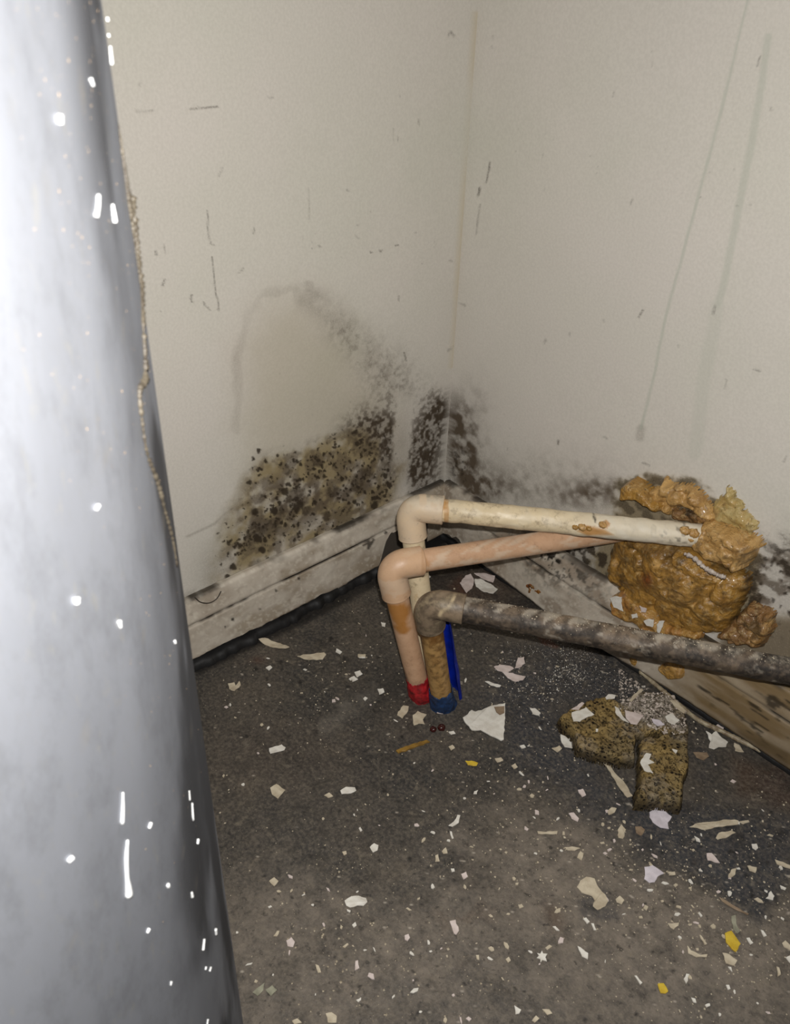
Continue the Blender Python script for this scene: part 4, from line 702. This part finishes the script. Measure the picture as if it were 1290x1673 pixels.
 (C9, [(975, 930), (990, 930), (997, 950), (985, 955)], 'w', None), (C9, [(805, 992), (825, 998), (830, 1018), (815, 1015)], 'w', None), (C9, [(872, 1028), (895, 1020), (898, 1032), (880, 1040)], 'w', None), (C9, [(1240, 442), (1270, 455), (1265, 465), (1245, 458)], 'w', None), (C9, [(640, 925), (670, 922), (692, 962), (680, 972), (655, 970)], 'y', 'smaller yellow paint chip in the lower foreground'),
 (C1, [(690, 640), (740, 635), (800, 655), (790, 685), (740, 668)], 'p', 'rearmost white flake of the cluster behind the grimy pipe'), (C1, [(645, 650), (672, 645), (690, 680), (680, 715), (650, 745), (630, 715), (615, 690)], 'p', 'left white flake of the cluster behind the grimy pipe'), (C1, [(692, 672), (725, 672), (790, 702), (815, 720), (790, 750), (740, 738), (700, 705)], 'w', 'largest front flake of the cluster behind the grimy pipe'), (C1, [(432, 645), (450, 638), (462, 655), (445, 668)], 'w', None), (C1, [(200, 895), (225, 900), (222, 918), (205, 915)], 'w', None), (C1, [(85, 1068), (120, 1068), (118, 1082), (85, 1082)], 'w', None),
]
for c, poly, m_, lb in CH: chip(c, poly, m_, lb)
chip(C9, [(968, 680), (1000, 668), (1046, 730), (1022, 772), (975, 720)], 'y', 'larger yellow paint chip, square, in the right foreground', z=.0015, th=.0012)
chip(C7, [(780, 592), (840, 568), (900, 551), (912, 558), (845, 582), (790, 602)], 'o', 'thin dark yellow straw-like sliver on floor below the risers', name='straw_sliver', cat='sliver', curl=.2, th=.0016)
chip(C4, [(925, 290), (940, 275), (970, 290), (962, 308), (935, 306)], 'p', 'small pinkish chip lying against the right baseboard caulk', z=.003)
for poly, m_, lb, z_ in [([(220, 225), (260, 215), (290, 200), (330, 235), (290, 250), (262, 270), (228, 270)], 'w', 'white jagged flake on the left end of the long slab', .019), ([(218, 210), (270, 175), (282, 180), (255, 212)], 'p', 'thin pink-white flake on the back left rim of the long slab', .0185), ([(385, 150), (400, 135), (437, 140), (430, 155), (390, 160)], 'w', 'small white flake on the back rim of the long slab', .0185),
                         ([(480, 215), (530, 225), (572, 240), (540, 285), (510, 280), (485, 250)], 'p', 'broad pale flake in the centre of the long slab', .019), ([(430, 195), (450, 205), (465, 235), (500, 275), (470, 262), (440, 235)], 'w', 'narrow curved white flake beside the broad pale flake on slab', .019), ([(613, 255), (650, 262), (675, 285), (640, 290), (620, 275)], 'l', 'lilac-white flake right of slab centre, left of a rounder one', .019),
                         ([(678, 245), (705, 228), (748, 262), (725, 285), (690, 270)], 'w', 'rounded white flake at right end of the long slab', .019), ([(555, 470), (585, 425), (610, 430), (600, 455), (625, 470), (592, 480), (618, 525), (575, 510)], 'w', 'white hooked flake on the left rim of the squarish chunk', .0212), ([(338, 305), (350, 305), (348, 318), (338, 318)], 'w', 'tiny white dot-like flake on the left half of the slab', .019), ([(712, 403), (738, 410), (730, 426)], 'w', 'small white flake on the upper part of the squarish chunk', .0212), ([(500, 165), (545, 118), (560, 108), (570, 115), (515, 172)], 'c', 'cream strip flake on the far rim of the long slab', .0185), ([(700, 165), (730, 165), (780, 220), (770, 230), (720, 190)], 'c', 'yellowish strip flake on far right rim of the long slab', .019)]:
    chip(C4, poly, m_, lb, z=z_, th=.0008, curl=.4)
for poly, m_, lb, pl in [([(410, 712), (440, 700), (470, 705), (465, 735), (475, 775), (430, 755)], 'w', 'largest white flake caught in the orange foam band', -.015), ([(555, 748), (590, 762), (585, 780), (565, 778)], 'p', 'pinkish flake caught in the middle of the orange foam band', -.016), ([(575, 822), (600, 812), (625, 818), (620, 852), (590, 845)], 'w', 'white flake near the right end of the orange foam band', -.016), ([(640, 838), (652, 822), (678, 822), (668, 850), (650, 885), (640, 870)], 'w', 'white upright flake right above the grimy pipe on orange foam', -.016), ([(515, 790), (540, 785), (545, 805), (520, 810)], 'w', 'tiny white flake left of the others in orange foam', -.016)]:
    chip(C2, poly, m_, lb, axis=1, wallp=pl, curl=.2, name='plaster_flake', cat='plaster flake')
# the smallest chips are singled out by the nearest easily found thing and the side of it they lie on
SHORT = {'largest white paint flake': 'the largest triangular flake', 'long cream splinter': 'the long splinter by the left baseboard', 'heart-shaped': 'the heart-shaped flake by the tank', 'bright white oval': 'the white oval flake in mid floor', 'bright white pebble': 'the pebble-shaped flake', 'white bent finger': 'the bent finger-shaped flake', 'pale yellow oblong': 'the pale yellow oblong chip', 'large bright white bean': 'the bean-shaped white flake', 'pale pink rectangular': 'the pink rectangular chip', 'star-shaped': 'the star-shaped white flake', 'ragged pinkish chip': 'the ragged pinkish chip by the tank foot',
 'round white flake': 'the round white flake', 'long cream pointed': 'the long pointed cream strip', 'lilac-white kite': 'the kite-shaped lilac flake', 'big cream crescent': 'the crescent-shaped cream flake', 'white spindle': 'the white spindle-shaped flake', 'smaller yellow': 'the smaller yellow chip', 'larger yellow paint chip, square': 'the larger yellow chip', 'jagged white flake between': 'the jagged white flake by the right baseboard', 'long cream bent strip': 'the bent cream strip flake', 'powdery cream': 'the powdery plaster crumb', 'cream drop': 'the drop-shaped cream flake', 'largest front flake': 'the flake cluster behind the grimy pipe', 'thin straight cream': 'the thin straight sliver', 'upper white flake of a touching': 'the touching pair of white flakes', 'angular pinkish': 'the angular pinkish flake', 'greenish grey flake beside the tank foot, right': 'the greenish flakes by the tank foot', 'flat cream flake strip': 'the flat cream strip flake', 'pale long flake cut': 'the long flake cut by the right edge', 'cream blocky': 'the blocky cream flake at the bottom edge'}
LM = [(cu, sh) for cu, lb in LAND for ky, sh in SHORT.items() if lb.startswith(ky)]
DIRS = ['right of', 'lower right of', 'below', 'lower left of', 'left of', 'upper left of', 'above', 'upper right of']; CW = {'w': 'white', 'c': 'cream', 'p': 'pinkish', 'b': 'dull brown', 'l': 'lilac', 'g': 'greenish'}; usedl = set()
for o, cu, m_ in sorted(PEND, key=lambda q: min(np.hypot(*(q[1] - a[0])) for a in LM)):
    done = False
    for rank, (lc, sh) in enumerate(sorted(LM, key=lambda q: np.hypot(*(q[0] - cu)))[:8]):
        d = cu - lc; q = DIRS[int(round(math.degrees(math.atan2(d[1], d[0])) / 45)) % 8]; L = np.hypot(*d); fa = 'just' if L < 45 else ('a little' if L < 100 else 'well'); lb = f'small {CW[m_]} chip {fa} {q} {sh}'
        if lb not in usedl and (sh, q, m_) not in usedl: usedl.add(lb); usedl.add((sh, q, m_)); tag(o, lb, 'paint chip'); done = True; break
    if not done: tag(o, SMALL[0], 'paint chip', SMALL[1]); print('UNL', cu)
# small flecks: individuals, sharing two meshes
def proto(i):
    R = random.Random(i); n = R.choice([4, 5, 6]); a0 = R.random(); P = [(.5 * math.cos(2 * math.pi * (j + a0) / n) * R.uniform(.7, 1.2), .5 * math.sin(2 * math.pi * (j + a0) / n) * R.uniform(.45, 1.1)) for j in range(n)]
    V = [(x, y, 0) for x, y in P] + [(x * .9, y * .9, .28 + R.uniform(0, .14)) for x, y in P]; F = [list(range(n))[::-1], list(range(n, 2 * n))] + [[j, (j + 1) % n, n + (j + 1) % n, n + j] for j in range(n)]
    me = bpy.data.meshes.new('paint_fleck'); me.from_pydata(V, [], F); me.materials.append(M[['w', 'c', 'p', 'c', 'w'][i % 5]]); return me
protos = [proto(i) for i in range(15)]
def dens(u, v):
    g = lambda x, y, a, b_: math.exp(-((u - x) / a) ** 2 - ((v - y) / b_) ** 2)
    return .10 + .75 * g(960, 1090, 110, 60) + .65 * g(1120, 1440, 200, 120) + .30 * g(640, 1130, 220, 80) + .28 * g(760, 1380, 200, 90) + .5 * g(1060, 1180, 110, 50) + .25 * g(560, 1560, 200, 120) + .4 * g(1180, 1590, 130, 90) + .3 * g(850, 1240, 120, 80)
tb = on(930, 1100, 2, 0)
def okfloor(W): return W[0] > .012 and W[1] < -.012 and (W[0] - TA[0]) ** 2 + (W[1] - TA[1]) ** 2 > (TR + .006) ** 2
chunkpoly = [s1, s2]
def inpoly(u, v, poly): return psdf(np.array([[u, v]], float), poly)[0] > -3
cnt = 0
while cnt < 230:
    u = random.uniform(330, 1290); v = random.uniform(960, 1673)
    if random.random() > dens(u, v): continue
    W = on(u, v, 2, 0)
    if not okfloor(W) or any(inpoly(u, v, q) for q in chunkpoly): continue
    o = bpy.data.objects.new('paint_fleck', random.choice(protos)); COL.objects.link(o); s = random.uniform(.0024, .0055); o.location = Vector(W) + Vector((0, 0, -.0002))
    o.scale = (s * random.uniform(.7, 1.5), s * random.uniform(.5, 1), s * .5); o.rotation_euler = (0, 0, random.uniform(0, 6.28)); tag(o, 'tiny pale paint fleck scattered on the worn concrete floor', 'paint fleck', 'tiny paint flecks on the floor'); cnt += 1
# dust: nobody could count it
def dust(name, n, fn, smin, smax, mat, label, onsurf=None):
    V = []; F = []
    for _ in range(n):
        r = fn()
        if r is None: continue
        W, up = r; s = smin + (smax - smin) * random.random() ** 3; a = random.uniform(0, 6.28); i0 = len(V)
        t1 = Vector((1, 0, 0)) if abs(up[2]) > .5 else Vector((1, 0, 0)); t2 = Vector(up).cross(t1)
        for j in range(4):
            th = a + j * 1.5708; rr = s * random.uniform(.5, 1.1); V.append(tuple(Vector(W) + (t1 * math.cos(th) + t2 * math.sin(th)) * rr - Vector(up) * .0004))
        V.append(tuple(Vector(W) + Vector(up) * s * .6)); F += [[i0 + j, i0 + (j + 1) % 4, i0 + 4] for j in range(4)]
    o = mesh_obj(name, V, F, mat, smooth=False, origin=(0, 0, 0)); tag(o, label, 'dust'); o['kind'] = 'stuff'; return o
def ff():
    u = random.uniform(330, 1300); v = random.uniform(940, 1690)
    if random.random() > dens(u, v) ** 1.15: return None
    W = on(u, v, 2, 0)
    return (W, (0, 0, 1)) if okfloor(W) and not any(inpoly(u, v, q) for q in chunkpoly) else None
dust('paint_dust', 16000, ff, .0003, .0015, 'c', 'fine pale paint dust sprinkled over the whole floor')
def ff2():
    u = random.gauss(960, 70); v = random.gauss(1085, 34); W = on(u, v, 2, 0); return (W, (0, 0, 1)) if okfloor(W) and not any(inpoly(u, v, q) for q in chunkpoly) else None
dust('plaster_dust', 1800, ff2, .0003, .0011, 'w', 'white plaster dust concentrated on dark floor below the grimy pipe')
def ff3():
    u = random.uniform(1010, 1120); v = 1105 + (u - 1040) * .55 + random.uniform(0, 70); W = on(u, v, 2, .018 if inpoly(u, v, s1) else 0.001)
    W[2] += .001; return (W, (0, 0, 1)) if okfloor(W) else None
dust('plaster_crumbs', 700, ff3, .0006, .0024, 'plaster', 'grey plaster crumbs heaped between the slab and baseboard')
def ff4():
    t = random.random(); c = cC + (eC - cC) * (.1 + .9 * t); a = random.gauss(0, .5); up = np.array([0, 0, 1.]); sd = np.cross(dC2, up); return (c + (up * math.cos(a) + sd * math.sin(a)) * PR * 1.10, (0, 0, 1))
dust('pipe_dust', 420, ff4, .0003, .0010, 'c', 'pale specks of dust lying along the grimy pipe')

# small dark things
def blob(name, c, r, mat, label, cat, seed, par=None, sq=(1, 1, .8)):
    th = np.linspace(0, np.pi, 14); ph = np.linspace(0, 2 * np.pi, 21)[:-1]; T, Ph = np.meshgrid(th, ph, indexing='ij'); T = T.ravel(); Ph = Ph.ravel(); rr = r * (1 + .35 * (fbm(Ph * 1.5 * (Ph < np.pi) + (2 * np.pi - Ph) * 1.5 * (Ph >= np.pi), T * 2, seed) - .5))
    V = np.stack([c[0] + rr * np.sin(T) * np.cos(Ph) * sq[0], c[1] + rr * np.sin(T) * np.sin(Ph) * sq[1], c[2] + rr * np.cos(T) * sq[2]], 1); o = mesh_obj(name, V, grid_faces(14, 20, True), mat)
    return tag(o, label, cat)
for (x, y, r, lb) in [(925, 505, .0034, 'left of two dark red crumbs on floor below the risers'), (958, 498, .004, 'right, larger of two dark red crumbs on floor below the risers')]:
    q = k(C7, [(x, y)])[0]; blob('dark_crumb', on(q[0], q[1], 2, r * .75), r, 'darkred', lb, 'crumb', int(x))
hp = [on(u, v, 0, .0035) for u, v in [(318, 976), (328, 984), (342, 985), (354, 978), (361, 966)]]; V, F = tube(spline(hp, 40), .0006, 6)
tag(mesh_obj('loose_fibre', V, F, 'hair'), 'dark curved fibre on the left baseboard beside the tank', 'fibre')
